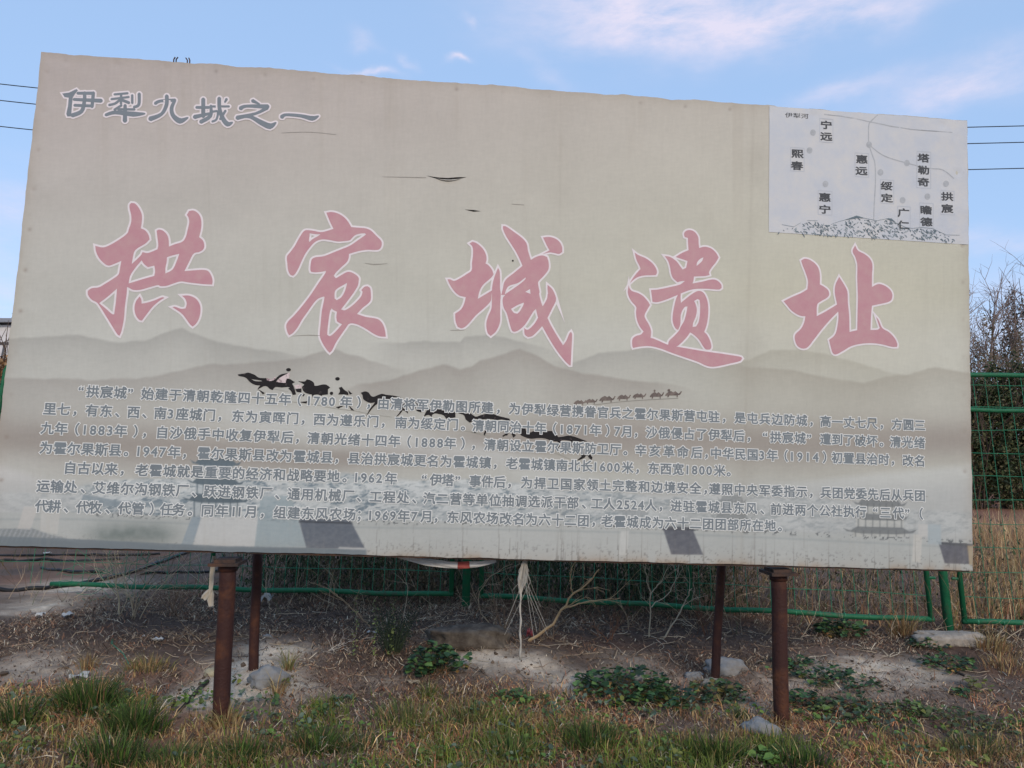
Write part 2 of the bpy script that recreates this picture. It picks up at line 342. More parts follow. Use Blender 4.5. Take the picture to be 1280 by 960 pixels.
for poly, c in (([(0, 661), (40, 660), (62, 668), (84, 673), (0, 680)], (136, 142, 144)),
                ([(30, 633), (48, 634), (38, 662), (22, 661)], (204, 200, 193)), ([(52, 634), (76, 634), (72, 668), (50, 664)], (199, 197, 190)),
                ([(250, 646), (327, 646), (320, 683), (242, 683)], (206, 206, 202)), ([(240, 646), (252, 646), (240, 684), (226, 682)], (150, 163, 170)),
                ([(326, 620), (364, 620), (383, 684), (318, 684)], (158, 171, 174)),
                ([(373, 647), (438, 650), (457, 687), (383, 685)], (92, 99, 110)), ([(374, 651), (440, 653), (441, 655), (374, 653)], (66, 70, 76)),
                ([(829, 661), (866, 662), (879, 693.5), (839, 693)], (90, 92, 101)), ([(827, 658), (867, 659), (868, 663), (828, 662)], (80, 82, 88)),
                ([(1174, 681), (1211, 683), (1212, 705), (1181, 704)], (88, 88, 97)), ([(1172, 677), (1216, 680), (1216, 684), (1174, 681)], (70, 72, 78)),
                ([(1209, 682), (1216, 682), (1216, 706), (1212, 706)], (178, 158, 126)), ([(1142, 668), (1153, 668), (1151, 703), (1140, 702)], (206, 203, 194)),
                ([(1148, 655), (1160, 655), (1160, 671), (1148, 671)], (204, 202, 196)), ([(1160, 655), (1176, 656), (1177, 681), (1160, 680)], (176, 186, 188)),
                ([(776, 664), (786, 664), (784, 694), (773, 694)], (206, 206, 200)), ([(424, 684), (456, 685), (457, 689), (422, 687)], (206, 206, 202)),
                ([(104, 618), (150, 626), (205, 628), (208, 634), (100, 632)], (142, 153, 158))):
    C = blend(C, c, inpoly(poly)*(.82+.25*(fbm(px/4, py/3, 3, 13)-.5)))
roof = inpoly([(0, 661), (40, 660), (62, 668), (84, 673), (0, 680)]); C = blend(C, [176, 180, 180], roof*(np.sin(px*1.05+py*.5) > .2)*.5)
def pagoda(cx, levels, dark, pale, a):
    global C
    for (y, w, h, ph, pw) in levels:
        C = blend(C, pale, inpoly([(cx-pw, y), (cx+pw, y), (cx+pw, y+ph), (cx-pw, y+ph)], .6)*a*.8)
        for k in np.linspace(-.9, .9, 7): C = blend(C, dark, inpoly([(cx+k*pw-.9, y), (cx+k*pw+.9, y), (cx+k*pw+.9, y+ph), (cx+k*pw-.9, y+ph)], .5)*a*.75)
        C = blend(C, dark, inpoly([(cx-w, y-3), (cx-w*.8, y), (cx-w*.62, y-h), (cx+w*.62, y-h+1.5), (cx+w*.8, y+1.5), (cx+w, y-1), (cx+w*.9, y+3.5), (cx+w*.5, y+5), (cx-w*.5, y+4), (cx-w*.9, y+1)], .7)*a)
pagoda(270, [(578, 32, 6, 18, 22), (602, 36, 6, 17, 26), (624, 42, 7, 22, 30)], [92, 105, 112], [178, 184, 184], .92)
pagoda(1100, [(629, 34, 7, 14, 26), (646, 36, 4, 14, 30), (663, 46, 5, 8, 34)], [112, 116, 117], [200, 199, 190], .72)
pagoda(915, [(625, 18, 8, 14, 14), (647, 26, 7, 4, 16)], [118, 123, 124], [196, 197, 192], .5)
pagoda(790, [(640, 22, 4, 6, 12)], [150, 155, 156], [200, 200, 195], .5)
# stains, seams and fading that belong to the canvas
for (sx, w, a) in [(268, 1.6, .05), (497, 1.2, .05), (700, 1.2, .07), (935, 2.0, .12), (938, 14, .08), (700, 22, .05)]:
    C = blend(C, [140, 132, 120], np.exp(-((px-sx-(py-400)*(sx-690)*-1.07e-4)/w)**2)*a*(.3+1.3*vnoise(py/40, px*0+sx, 3)))
C = blend(C, [196, 186, 158], np.exp(-(((px-1050)/190)**2+((py-400)/100)**2))*.22)
C = C*(1-.11*sstep(560, 650, py))[..., None]*(1-.03*sstep(300, 500, py))[..., None]
C = C*(1+.05*(fbm(px/70, py/50, 4, 2)-.5)+.035*(fbm(px/7, py/1.6, 3, 4)-.5)+.03*(fbm(px/1.5, py/9, 3, 6)-.5))[..., None]
W_M, H_M = 6.0, 3.0
ed = np.minimum(np.minimum(su, 1-su)*W_M, np.minimum(sv, 1-sv)*H_M)
C = blend(C, [150, 138, 124], np.exp(-ed/.035)*.35*(.4+1.2*fbm(px/20, py/20, 3, 14)))
C = blend(C, [140, 112, 88], np.exp(-(sv*H_M)/.022)*sstep(.45, .64, fbm(px/22, py*0, 3, 19))*.45*sstep(440, 560, px))
yb_ = np.interp(px, [0, 84, 250, 458], [670, 673, 681, 687]); C = blend(C, [104, 112, 116], sstep(-1, 1.5, py-yb_)*sstep(460, 456, px)*(.85+.3*(fbm(px/20, py/3, 3, 71)-.5)))
drips = (fbm(px/2.2, px*0, 2, 99) > .76)*np.exp(-(sv*H_M)/(.03+.12*vnoise(px/3, px*0, 4))); C = blend(C, [104, 100, 94], drips*.6*(px > 470))
ws_ = sstep(.60, .80, fbm(px/9, py*0, 3, 131))*sstep(.35, .6, fbm(px/40, py/60, 3, 133))*np.exp(-((py-70-.0743*px)/150)**2); C = blend(C, [150, 140, 126], ws_*.16)
ws2 = sstep(.62, .78, fbm(px/5, py*0+3, 3, 135))*sstep(.45, .7, fbm(px/30, py/90, 3, 137)); C = blend(C, [158, 152, 140], ws2*.10)
# canvas relief: slack ripples, pinches at the staples
XZ = XZ+0; edn = (np.exp(-(1-sv)*H_M/.06)*(fbm(px/30, py*0, 4, 81, .6)-.5)*.022+np.exp(-sv*H_M/.05)*(fbm(px/40, py*0, 4, 82, .6)-.55)*.012)
XZ[..., 1] += edn; XZ[..., 0] += (np.exp(-su*W_M/.05)-np.exp(-(1-su)*W_M/.05))*(fbm(py/30, py*0, 4, 83, .6)-.5)*.012
dep = .007*(fbm(px/160, py/90, 2, 61)-.5)+.009*(fbm(px/26, py/190, 3, 62)-.5)*np.exp(-(1-sv)*H_M/.35)+.006*(fbm(px/30, py/120, 3, 63)-.5)*np.exp(-sv*H_M/.25)
for k in range(20):
    x_ = (k+.5)/20; dd = ((su-x_)*W_M)**2+((1-sv)*H_M-.045)**2; dep = dep-.0035*_hash(np.int64(k), np.int64(3), 1)*np.exp(-dd/.0008)+.003*np.exp(-((su-x_)*W_M/.05)**2-((1-sv)*H_M/.22)**2); C = blend(C, [126, 114, 106], np.exp(-dd/.00012)*.5*_hash(np.int64(k), np.int64(8), 1)**2)
for k in range(12):
    y_ = (k+.5)/12
    for s_ in (su, 1-su):
        dd = (s_*W_M-.045)**2+((sv-y_)*H_M)**2; dep = dep-.004*_hash(np.int64(k), np.int64(s_ is su), 2)*np.exp(-dd/.0008)+.002*np.exp(-(s_*W_M/.2)**2-((sv-y_)*H_M/.05)**2); C = blend(C, [130, 116, 106], np.exp(-dd/.00014)*.55*_hash(np.int64(k), np.int64(s_ is su), 5))
Vb = np.stack([XZ[..., 0], -dep*0-dep, XZ[..., 1]], -1)
cmat = mat('printed_canvas', attr=True, rough=.62, noise=.03, nscale=300, bump=.10, bscale=420, spec=.25)
canvas = grid_mesh('canvas', Vb, nx, nz_, cmat, board, cols=np.clip(lin(C)*BK, 0, .85))

rust = mat('rusty_steel', (.040, .014, .011), .72, col2=(.12, .042, .016), nscale=9, bump=.5, bscale=70, lo=.5, hi=.82)
rust_dark = mat('dark_rusty_steel', (.035, .025, .022), .8, col2=(.09, .045, .028), nscale=14, bump=.4)
rim = mat('canvas_edge', (.40, .36, .31), .7, noise=.2, nscale=30)
# edge wrap + steel frame behind
def lp(s, t_, dy):
    b = (BBL*(1-s)+BBR*s)*(1-t_)+(BTL*(1-s)+BTR*s)*t_; return np.array([b[0], dy, b[2]])
mb = MB()
def slab(mb, s0, s1, t0, t1, y0, y1):
    v = [lp(s, t_, y) for y in (y0, y1) for t_ in (t0, t1) for s in (s0, s1)]
    mb.add(v, [(0, 1, 3, 2), (4, 6, 7, 5), (0, 4, 5, 1), (2, 3, 7, 6), (0, 2, 6, 4), (1, 5, 7, 3)])
e1, e2 = .0022, .0044
slab(mb, .0014, .0026, .004, .996, .009, .10); slab(mb, .9974, .9986, .004, .996, .009, .10); slab(mb, .0026, .9974, .9938, .996, .009, .10)
mb.build('canvas_edge', rim, board)
mb = MB(); slab(mb, .0026, .9974, -.004, .004, .012, .10)
mb.build('bottom_rail', rust_dark, board)
for s in np.linspace(.004, .988, 9): mb = MB(); slab(mb, s, s+.008, .003, .997, .035, .085); mb.build('frame_post', rust_dark, board)
for t_ in (.005, .33, .66, .98): mb = MB(); slab(mb, .0125, .9875, t_, t_+.015, .087, .135); mb.build('cross_rail', rust_dark, board)
mb = MB(); slab(mb, .001, .999, .001, .999, .014, .018); mb.build('canvas_back', mat('canvas_back', (.30, .29, .27), .8, noise=.1), board)

def leg(topx, topy, botx, boty, off, r, zb=None, cap=True, longer=.25):
    d = ray(topx, topy); a = d*((BD+off)/(NRM@d)); d = ray(botx, boty); b = d*((BD+off)/(NRM@d))
    A = np.array([a@UU, off, a[2]+CAM_H]); B = np.array([b@UU, off, b[2]+CAM_H]); e = (B-A); L_ = np.linalg.norm(e); e /= L_
    B2 = B+e*longer
    ts = np.linspace(0, 1, 14); pts = [A+(B2-A)*t_+np.array([.002*math.sin(9*t_), 0, 0]) for t_ in ts]
    mb = MB(); mb.tube(pts, r, 20); o = mb.build('leg', rust, board, True)
    if cap:
        mb = MB(); mb.box(A+np.array([0, 0, .012]), (r*3.6, r*4.2, .018)); mb.box(A+np.array([.0, 0, .03]), (r*2.6, r*3.0, .018)); mb.build('cap_plate', rust_dark, o)
        mb = MB(); mb.tube([A+e*.002, A+e*.035], r*1.16, 20); mb.build('weld_collar', rust, o, True)
    return A, B
leg(285, 706, 276, 900, .075, .048)
leg(973, 718, 977, 900, .075, .0475)
for (tx, ty, bx, by, off, r) in ((322, 690, 317, 824, .92, .034), (902, 700, 894, 846, .70, .031)):
    A, B = leg(tx, ty, bx, by, off, r, cap=False)
    # the rear pole carries on up behind the panel and is tied to it by struts
    e = (A-B)/np.linalg.norm(A-B); T = A+e*1.5
    mb = MB(); mb.tube([A-e*.01, T], r, 14); mb.build('rear_pole', rust, board, True)
    for k0, k1 in ((.1, .25), (1.35, -1.3)):
        mb = MB(); mb.tube([T-e*k0, np.array([T[0], .11, T[2]+k1])], .02, 8); mb.build('strut', rust_dark, board, True)

# ---- print helpers: flat outlines lifted a hair off the canvas
def catmull(pts, corner=50, sub=4):
    P_ = np.array(pts, float); n = len(P_); out_ = []
    ang = np.zeros(n)
    for i in range(n):
        a = P_[i]-P_[i-1]; b = P_[(i+1) % n]-P_[i]
        ang[i] = abs(math.degrees(math.atan2(a[0]*b[1]-a[1]*b[0], a@b)))
    for i in range(n):
        p1, p2 = P_[i], P_[(i+1) % n]; d = np.linalg.norm(p2-p1)
        if d < 1e-9: continue
        def tang(j, other):
            if ang[j] > corner: return (other-P_[j])*(1 if j == i else -1)
            a, b = P_[j-1], P_[(j+1) % n]; v = b-a; return v/(np.linalg.norm(v)+1e-9)*d
        m1 = tang(i, p2); m2 = tang((i+1) % n, p1)
        if ang[i] > corner: m1 = p2-p1
        if ang[(i+1) % n] > corner: m2 = p2-p1
        for k in range(sub):
            t_ = k/sub; h = [2*t_**3-3*t_**2+1, t_**3-2*t_**2+t_, -2*t_**3+3*t_**2, t_**3-t_**2]
            out_.append(h[0]*p1+h[1]*m1+h[2]*p2+h[3]*m2)
    return np.array(out_)
DEPS = lambda: bpy.context.evaluated_depsgraph_get()
def curve_arrays(loops, grow=0.0):
    """loops: list of (n,2) arrays in board metres (outer + holes) -> verts (n,3: x, depth, z) and faces"""
    cu = bpy.data.curves.new('tmp', 'CURVE'); cu.dimensions = '2D'; cu.fill_mode = 'BOTH'; cu.bevel_depth = grow; cu.bevel_resolution = 1
    for lo_ in loops:
        s = cu.splines.new('POLY'); s.points.add(len(lo_)-1); s.use_cyclic_u = True
        s.points.foreach_set('co', np.concatenate([lo_, np.zeros((len(lo_), 1)), np.ones((len(lo_), 1))], 1).astype(np.float32).ravel())
    o = bpy.data.objects.new('tmp', cu); COL.objects.link(o)
    me = bpy.data.meshes.new_from_object(o.evaluated_get(DEPS()))
    V = np.zeros(len(me.vertices)*3, np.float32); me.vertices.foreach_get('co', V); V = V.reshape(-1, 3).astype(float)
    fs = [tuple(p.vertices) for p in me.polygons]
    bpy.data.objects.remove(o); bpy.data.curves.remove(cu); bpy.data.meshes.remove(me)
    return V, fs
_e1 = q(BBR)-q(BBL); _e2 = q(BTL)-q(BBL); _Mi = np.linalg.inv(np.stack([_e1, _e2], 1))
def relief(X2):
    """how far the slack canvas bulges at board positions (n,2)"""
    st = (X2-q(BBL))@_Mi.T; a = np.clip(st[:, 0]*(nx-1), 0, nx-1.001); b = np.clip(st[:, 1]*(nz_-1), 0, nz_-1.001)
    i, j = a.astype(int), b.astype(int); u, v = a-i, b-j
    return dep[j, i]*(1-u)*(1-v)+dep[j, i+1]*u*(1-v)+dep[j+1, i]*(1-u)*v+dep[j+1, i+1]*u*v
def put(mb, V, fs, w, flat=.0004, g=1e-9):
    z = V[:, 2]; zz = z/(np.abs(z).max()+1e-9)*flat*.5 if len(z) else z
    mb.add(np.stack([V[:, 0], -(w*.22+zz+relief(V[:, :2])), V[:, 1]], 1), fs)
def px2b(pts): return Pv(np.asarray(pts, float))
PXM = float(np.linalg.norm(Pv([[641, 400]])[0]-Pv([[640, 400]])[0]))     # metres per print unit near the middle

def crop(ox, oy, s): return lambda pts: [(ox+x/s, oy+y/s) for x, y in pts]
def stroke(pts, w):
    """a brush stroke: centreline + width(s) -> closed outline"""
    p = np.array(pts, float)
    if len(p) > 2:
        q_ = []
        for i in range(len(p)-1):
            p0 = p[max(i-1, 0)]; p3 = p[min(i+2, len(p)-1)]
            for t_ in np.linspace(0, 1, 5)[:-1]:
                q_.append(.5*((2*p[i])+(-p0+p[i+1])*t_+(2*p0-5*p[i]+4*p[i+1]-p3)*t_**2+(-p0+3*p[i]-3*p[i+1]+p3)*t_**3))
        q_.append(p[-1]); p = np.array(q_)
    w = np.interp(np.linspace(0, 1, len(p)), np.linspace(0, 1, len(np.atleast_1d(w))), np.atleast_1d(w))/2
    T = np.gradient(p, axis=0); T /= np.linalg.norm(T, axis=1)[:, None]; Nn = np.stack([-T[:, 1], T[:, 0]], 1)
    Lf = p+Nn*w[:, None]; Rt = p-Nn*w[:, None]
    def capp(c, t_, n_, r):
        return [c+r*(math.cos(a)*n_+math.sin(a)*t_) for a in np.linspace(0, math.pi, 6)[1:-1]]
    o = list(Lf)+capp(p[-1], T[-1], Nn[-1], w[-1]*.8)+list(Rt[::-1])+capp(p[0], -T[0], -Nn[0], w[0]*.8)
    return [tuple(v) for v in o]

red_m = mat('faded_red_ink', ink(181, 134, 141), .6, noise=.07, nscale=14, col2=ink(176, 138, 140), spec=.25)
halo_m = mat('pale_outline_ink', ink(212, 203, 204), .6, noise=.05, nscale=20, spec=.25)
halo_b = mat('pale_text_outline_ink', ink(207, 207, 203), .6, noise=.05, nscale=20, spec=.25)
grey_m = mat('grey_ink', ink(117, 124, 130), .6, noise=.08, nscale=14, spec=.25)
text_m = mat('blue_grey_ink', ink(112, 119, 123), .6, noise=.10, nscale=6, spec=.25)
black_m = mat('worn_black_ink', (.010, .008, .009), .7, col2=(.13, .10, .10), nscale=22, lo=.60, hi=.74)

def lettering(name, pieces, m_in, m_halo, grow_px, w0=.0075, sub=4, smooth_=True, parent=board, label=None):
    fill = MB(); ha = MB()
    for i, pc in enumerate(pieces):
        loops = [px2b(catmull(l, sub=sub) if smooth_ else l) for l in pc]
        V, fs = curve_arrays(loops, 0.0); put(fill, V, fs, w0+.0030+i*.00012, .00002)
        V, fs = curve_arrays(loops, grow_px*PXM); put(ha, V, fs, w0+i*.00012, .00006)
    o = fill.build(name, m_in, parent)
    ha.build('outline', m_halo, o)
    if label: o['label'] = label
    return o

# -- the five big red characters
c = crop(100, 240, 5.05)
lettering('title_character', [
    [c([(325, 70), (350, 75), (375, 105), (392, 145), (392, 185), (385, 230), (415, 245), (435, 275), (440, 300), (415, 325), (365, 355), (345, 375), (335, 410), (328, 455), (385, 400), (395, 380), (430, 385), (490, 362), (495, 335), (490, 290), (485, 245), (500, 238), (525, 245), (550, 270), (560, 300), (562, 345), (600, 330), (650, 312), (670, 280), (680, 240), (690, 190), (685, 160), (675, 145), (690, 120), (720, 118), (750, 140), (765, 175), (765, 230), (752, 285), (775, 305), (785, 335), (780, 360), (755, 378), (725, 385), (710, 400), (690, 440), (660, 500), (720, 495), (780, 492), (810, 500), (830, 530), (838, 560), (835, 585), (780, 582), (690, 572), (640, 565), (600, 575), (550, 592), (510, 595), (495, 588), (440, 602), (380, 618), (335, 618), (310, 605), (298, 600), (296, 640), (285, 720), (278, 800), (262, 880), (250, 908), (238, 900), (200, 840), (160, 775), (120, 712), (108, 698), (75, 680), (52, 650), (50, 625), (75, 608), (120, 602), (160, 580), (215, 545), (245, 520), (252, 490), (262, 435), (215, 455), (180, 465), (150, 448), (120, 415), (102, 375), (97, 340), (115, 345), (145, 350), (180, 340), (250, 300), (300, 262), (310, 235), (325, 190), (325, 150), (315, 105), (315, 82)]),
     c([(122, 702), (175, 662), (235, 610), (228, 690), (217, 772), (205, 772), (168, 740)]),
     c([(390, 432), (405, 455), (430, 475), (470, 465), (475, 500), (470, 530), (400, 550), (308, 578), (318, 530), (350, 480)]),
     c([(550, 412), (580, 402), (628, 390), (610, 440), (585, 490), (540, 515), (540, 480), (548, 440)])],
    [c([(378, 660), (388, 680), (390, 705), (420, 700), (470, 685), (520, 665), (535, 668), (500, 690), (460, 725), (420, 775), (392, 812), (375, 808), (352, 775), (345, 730), (355, 690)])],
    [c([(645, 655), (690, 655), (730, 672), (755, 705), (762, 740), (755, 790), (735, 830), (712, 850), (695, 835), (670, 800), (640, 765), (585, 728), (600, 725), (640, 738), (668, 735), (675, 705), (665, 675)])]], red_m, halo_m, 2.3, label='red brush character, first from the left')
c = crop(350, 255, 9.143)
lettering('title_character', [
    [c([(530, 100), (590, 92), (660, 108), (730, 150), (780, 205), (815, 265), (900, 272), (980, 280), (1040, 305), (1100, 365), (1160, 430), (1158, 490), (1130, 522), (1080, 528), (1000, 525), (900, 540), (790, 572), (785, 620), (765, 665), (700, 725), (640, 785), (615, 822), (640, 850), (700, 815), (760, 782), (800, 778), (860, 805), (900, 845), (900, 883), (890, 933), (850, 1003), (800, 1073), (740, 1153), (698, 1206), (740, 1215), (800, 1183), (870, 1123), (930, 1053), (945, 1003), (930, 985), (965, 948), (1000, 940), (1030, 963), (1040, 1043), (1030, 1113), (940, 1193), (880, 1258), (980, 1291), (1060, 1303), (1130, 1323), (1175, 1373), (1200, 1443), (1210, 1518), (1140, 1513), (1070, 1483), (1000, 1438), (920, 1393), (850, 1368), (790, 1371), (750, 1423), (700, 1493), (640, 1583), (595, 1673), (568, 1701), (540, 1673), (500, 1613), (465, 1543), (455, 1493), (465, 1373), (480, 1223), (510, 1068), (505, 1058), (470, 1068), (430, 1088), (380, 1143), (320, 1228), (250, 1328), (200, 1413), (150, 1473), (105, 1501), (85, 1463), (72, 1393), (95, 1343), (160, 1278), (250, 1173), (350, 1043), (440, 908), (520, 790), (525, 765), (480, 775), (400, 782), (355, 775), (348, 750), (352, 690), (365, 635), (400, 612), (500, 598), (600, 560), (700, 520), (800, 478), (900, 410), (985, 350), (970, 335), (920, 340), (860, 358), (820, 395), (800, 415), (740, 425), (660, 430), (580, 415), (500, 405), (440, 415), (390, 445), (340, 500), (290, 570), (245, 660), (210, 740), (175, 800), (150, 822), (120, 810), (95, 760), (85, 680), (82, 600), (120, 550), (170, 480), (220, 390), (270, 315), (300, 300), (370, 305), (470, 322), (540, 308), (612, 285), (575, 210)]),
     c([(340, 335), (400, 345), (465, 347), (430, 370), (370, 405), (338, 435), (332, 420), (338, 370)]),
     c([(765, 903), (765, 920), (740, 1003), (700, 1068), (650, 1100), (625, 1080), (628, 1003), (660, 965), (720, 930)]),
     c([(592, 1195), (612, 1214), (652, 1232), (645, 1293), (652, 1343), (690, 1366), (712, 1373), (660, 1433), (600, 1493), (565, 1513), (540, 1493), (545, 1423), (560, 1303), (575, 1223)])]], red_m, halo_m, 2.3, label='red brush character, second from the left')
a = crop(555, 275, 8); b = crop(555, 365, 7.529)
lettering('title_character', [
    [a([(255, 235), (285, 218), (330, 235), (390, 290), (420, 350), (425, 400), (415, 435), (445, 455), (480, 500), (495, 545), (470, 580), (400, 640), (370, 680), (350, 730), (338, 790), (480, 705)])+b([(447, 30), (440, 85), (380, 150), (300, 220), (220, 310), (170, 342), (130, 330), (110, 280), (105, 205), (160, 165), (190, 110), (205, 50)])+a([(205, 770), (150, 755), (100, 710), (60, 650), (35, 595), (60, 595), (100, 610), (150, 590), (230, 540), (275, 505), (280, 430), (290, 340), (285, 270)])],
    [a([(540, 480), (555, 510), (560, 580), (560, 680), (568, 740)])+b([(535, 20), (530, 90), (528, 200), (525, 290), (490, 370), (440, 415), (410, 385), (398, 300), (415, 230), (445, 160), (450, 100), (450, 20)])+a([(480, 690), (490, 620), (515, 540)])],
    [a([(590, 60), (620, 65), (700, 120), (780, 180), (825, 235), (840, 310), (868, 400), (920, 370), (980, 355), (1030, 370), (1045, 420), (1045, 490), (1010, 545), (945, 615), (940, 640), (955, 720)])+b([(895, 20), (915, 100), (935, 150), (975, 250), (1020, 340), (1080, 440), (1120, 502), (1150, 460), (1180, 390), (1195, 375), (1205, 400), (1198, 560), (1192, 690), (1180, 690), (1130, 640), (1060, 550), (990, 440), (940, 350), (900, 280), (880, 225), (865, 160), (840, 185), (800, 250), (760, 310), (710, 355), (665, 375), (640, 365), (615, 290), (590, 200), (565, 155), (552, 100), (555, 55), (575, 30)])+a([(572, 750), (590, 680), (600, 630), (625, 590), (700, 530), (785, 460), (760, 400), (720, 320), (670, 240), (620, 160), (590, 90)]),
     a([(815, 575), (740, 630), (650, 660), (620, 700), (608, 745), (660, 710), (760, 640), (815, 590)]), a([(812, 720), (860, 690), (865, 740)]), b([(630, 160), (690, 125), (750, 100), (750, 115), (715, 180), (690, 205), (655, 195)])],
    [a([(1035, 650), (1080, 690), (1110, 750), (1125, 800)])+b([(1052, 60), (1050, 90), (1020, 150), (975, 240), (940, 300), (920, 325), (880, 370), (830, 415), (790, 425), (760, 400), (755, 340), (775, 355), (800, 350), (850, 300), (885, 240), (920, 150), (945, 110), (970, 60), (975, 20)])+a([(1040, 740), (1035, 690)])],
    [a([(990, 175), (1050, 170), (1110, 185), (1155, 220), (1180, 270), (1182, 320), (1150, 340), (1100, 330), (1055, 325), (985, 342), (1055, 305), (1030, 260)])]], red_m, halo_m, 2.3, label='red brush character, middle of the five')
a = crop(775, 280, 8); b = crop(775, 365, 8)
lettering('title_character', [
    [a([(145, 285), (180, 310), (260, 345), (320, 390), (355, 435), (370, 480), (360, 510), (320, 512), (240, 515), (180, 530), (140, 555), (100, 590), (120, 555), (160, 500), (205, 450), (195, 420), (165, 360)])],
    [a([(88, 610), (95, 640), (120, 670), (180, 690), (230, 720), (280, 775)])+b([(300, 130), (270, 180), (245, 235), (255, 270), (290, 330), (310, 390), (305, 460), (330, 465), (400, 495), (470, 525), (560, 545), (700, 570), (850, 595), (1000, 615), (1130, 635), (1210, 650), (1222, 665), (1200, 690), (1100, 715), (1000, 738), (930, 748), (870, 740), (780, 700), (650, 655), (520, 610), (400, 565), (300, 542), (210, 545), (130, 560), (122, 540), (125, 470), (160, 440), (210, 425), (235, 395), (200, 350), (170, 280), (160, 200), (162, 150), (120, 100), (90, 50), (78, 0)])+a([(80, 650)])],
    [a([(660, 70), (700, 62), (745, 80), (780, 130), (785, 190), (790, 240), (850, 228), (910, 245), (960, 290), (985, 335), (960, 380), (920, 430), (890, 480), (895, 510), (850, 520), (740, 525), (735, 560), (725, 595), (830, 575), (920, 555), (970, 565), (1010, 605), (1015, 640), (990, 655), (880, 648), (770, 648), (700, 660), (620, 690), (550, 720), (450, 760), (370, 782), (325, 778), (318, 720), (310, 660), (380, 655), (500, 630), (600, 605), (650, 570), (620, 570), (575, 582), (530, 540), (510, 490), (500, 430), (480, 370), (445, 320), (500, 330), (560, 370), (600, 420), (625, 455), (660, 440), (675, 370), (630, 355), (555, 330), (620, 290), (685, 262), (680, 200), (678, 140), (645, 130), (640, 95)]),
     a([(835, 332), (800, 350), (770, 385), (765, 420), (790, 400), (820, 370)])],
    [b([(590, 5), (608, 5), (605, 60), (610, 120), (605, 250), (600, 330), (580, 380), (555, 365), (530, 310), (525, 250), (540, 150), (560, 70)])],
    [b([(605, 120), (650, 75), (720, 20), (780, -10), (825, 0), (860, 50), (880, 130), (880, 230), (865, 330), (840, 400), (870, 430), (900, 490), (912, 550), (900, 575), (860, 575), (835, 550), (790, 480), (740, 430), (700, 405), (660, 460), (600, 520), (560, 545), (480, 530), (490, 490), (540, 440), (590, 385), (605, 350), (640, 290), (660, 220), (675, 145), (650, 148), (620, 190), (607, 230)]),
     b([(740, 90), (775, 70), (795, 80), (800, 130), (798, 220), (785, 300), (760, 345), (725, 350), (730, 310), (755, 250), (768, 180), (755, 120)])]], red_m, halo_m, 2.3, label='red brush character, fourth from the left')
c = crop(970, 300, 6.4)
lettering('title_character', [
    [c([(200, 165), (230, 150), (280, 165), (330, 210), (350, 270), (350, 355), (385, 375), (415, 400), (425, 435), (410, 460), (360, 490), (330, 515), (325, 610), (400, 570), (490, 515), (500, 570), (440, 630), (370, 710), (300, 800), (250, 860), (210, 868), (170, 845), (150, 790), (155, 755), (200, 710), (225, 660), (235, 610), (190, 605), (130, 570), (85, 520), (60, 490), (130, 455), (200, 425), (250, 395), (255, 330), (235, 260), (215, 210)])],
    [c([(505, 295), (540, 350), (570, 410), (575, 500), (585, 600), (588, 735), (650, 722), (652, 600), (655, 450), (650, 300), (650, 200), (635, 140), (612, 90), (632, 45), (655, 85), (710, 115), (750, 150), (770, 195), (768, 280), (768, 375), (820, 352), (870, 365), (910, 395), (930, 430), (925, 475), (900, 495), (840, 510), (768, 525), (760, 600), (755, 720), (810, 718), (830, 705), (800, 615), (820, 640), (850, 705), (900, 735), (945, 780), (970, 830), (968, 855), (930, 855), (850, 835), (770, 825), (680, 830), (600, 850), (540, 885), (480, 915), (455, 905), (440, 860), (425, 800), (470, 760), (490, 700), (500, 600), (485, 500), (470, 420), (475, 360)])]], red_m, halo_m, 2.3, label='red brush character, last on the right')

